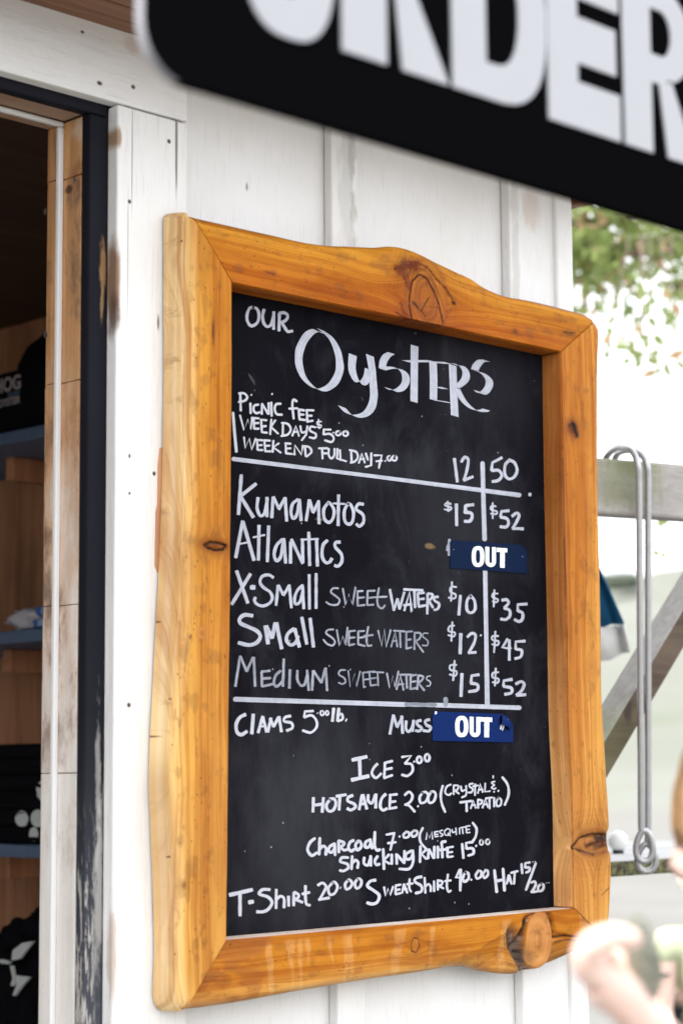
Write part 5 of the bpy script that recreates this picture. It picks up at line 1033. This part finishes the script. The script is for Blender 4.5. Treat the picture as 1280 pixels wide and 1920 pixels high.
M_shirt = plain('pale_shirt_cloth', (.66, .64, .62), .9, .06, 50, bump=.2); M_jean = plain('blue_denim', (.06, .09, .16), .9, .2, 60)
cloth = [('shirt', [[(pel+Vector((0, 0, .0)), .142), (pel+(chest-pel)*.5, .134), (chest, .142), (neck+Vector((0, 0, -.06)), .075)], [(chest, .142), (shR, .070), ((shR+elR)/2, .058)], [(chest, .142), (shL, .070), ((shL+elL)/2, .058)]], M_shirt),
         ('trousers', [[(pel+Vector((0, 0, .03)), .14), (pel+Vector((0, 0, -.02)), .145), (hipR, .10), (hipR+Vector((0, 0, -.42)), .073), (Vector((hipR.x, hipR.y, .10)), .060)], [(pel+Vector((0, 0, -.02)), .145), (hipL, .10), (hipL+Vector((0, 0, -.42)), .073), (Vector((hipL.x, hipL.y, .10)), .060)]], M_jean)]
person('out of focus person with golden brown hair raising an oyster shell at the right edge', 'person', (hc.x, hc.y, 0), body+fingers, (hc, hf, .235), (M_hair, .75, .02), cloth)
# the shell: cupped, ridged, held between fingertips
def shell():
    bm = bmesh.new(); bmesh.ops.create_uvsphere(bm, u_segments=40, v_segments=28, radius=1)
    a_ = w3(1192, 1716, 1.478); b_ = w3(1222, 1872, 1.496); c = (a_+b_)/2; L = (a_-b_)/2; l = L.length; L.normalize(); sd = L.cross(FW).normalized(); th = sd.cross(L).normalized()
    for v in bm.verts:
        x, y, z = v.co; ang = math.atan2(y, x); rg = 1+.05*math.sin(z*26+math.sin(ang*3))+.05*math.sin(ang*5+1)
        wdt = .0125*(1-.25*z) ; v.co = c+L*z*l*(1+.03*math.sin(ang*4))+sd*x*wdt*rg+th*(y*.0075*rg+.004*(x*x))
    a = N('grey_green_shell', .6, .4); n = a.noise(a.mapp(a.pos(), (1, 1, 3)), 70, 5, .7, 1.); a.col(a.mix(a.ramp(n, .35, .65), (.12, .135, .09), (.30, .30, .25))); a.bump(n, .6, .003)
    o = bmobj('oyster_shell', bm, a.m, None, True); tag(o, 'grey-green oyster shell held up in the blurred hand', 'oyster shell')
shell()
# seated person in the distance, mostly behind the near face
q = lambda x, y, d=6.8: PD(x, y, d)
sh = q(1262, 1752); el = q(1240, 1905); ww = q(1262, 1995, 6.5); tor = q(1325, 1800, 6.9); nk = q(1330, 1742, 6.9); hp = q(1335, 1960, 6.9); sh2 = q(1395, 1760, 7.0); el2 = q(1410, 1900, 7.0)
sup = Vector((0, 0, 1)); bhead = nk+sup*.17
kne = hp-rth*.35-fwdh*.1; kne2 = hp-rth*.33+fwdh*.12
body2 = [[(hp, .12), (tor-sup*.1, .11), (tor, .12), (nk, .05), (nk+sup*.08, .05)], [(tor, .12), (q(1246, 1775), .05), (q(1243, 1840), .042), (el, .038), (ww, .026), (ww-rth*.05-sup*.01, .028)],
         [(tor, .12), (sh2, .05), (el2, .036), (q(1380, 1990, 6.8), .025)], [(hp, .12), (hp-fwdh*.08-rth*.05, .085), (kne, .062), (Vector((kne.x, kne.y, .10)), .042), (Vector((kne.x, kne.y, .035))-rth*.15, .03)],
         [(hp, .12), (hp+fwdh*.08-rth*.05, .085), (kne2, .062), (Vector((kne2.x, kne2.y, .10)), .042), (Vector((kne2.x, kne2.y, .035))-rth*.15, .03)]]
M_lime = plain('pale_lime_shirt', (.46, .50, .33), .9, .06, 50); M_char = plain('charcoal_cuff', (.05, .055, .07), .9, .1)
cl2 = [('shirt', [[(hp+sup*.02, .135), (tor-sup*.1, .125), (tor, .135), (nk-sup*.05, .07)], [(tor, .135), (q(1240, 1765), .066), (q(1236, 1818), .052)], [(tor, .135), (sh2, .062), ((sh2+el2)/2, .05)]], M_lime),
       ('sleeve_cuff', [[(q(1237, 1817), .056), (q(1238, 1828), .055)]], M_char),
       ('trousers', [[(hp, .135), (hp-fwdh*.08-rth*.05, .098), (kne, .075), (Vector((kne.x, kne.y, .12)), .058)], [(hp, .135), (hp+fwdh*.08-rth*.05, .098), (kne2, .075), (Vector((kne2.x, kne2.y, .12)), .058)]], M_char)]
person('distant seated person in a pale lime short sleeved shirt with a dark cuff', 'person', (hp.x, hp.y, 0), body2, (bhead, (-rth*.8+fwdh*.5).normalized(), .23), (M_hair2, .1, .05), cl2)
bn = thing('bench', 'plain timber bench under the distant seated person', 'bench', (hp.x, hp.y, 0)); sz = hp.z-.13
for k in range(3): obox('slat', Vector((hp.x, hp.y, sz-.03))-fwdh*.7-rth*.16+rth*.125*k, fwdh*1.4, rth*.115, sup*.03, M_moss, bn, .004)
for s_ in (-.55, .5):
    for r_ in (-.14, .14): obox('leg', Vector((hp.x, hp.y, 0))+fwdh*s_+rth*r_, fwdh*.05, rth*.05, sup*(sz-.031), M_moss, bn, .003)
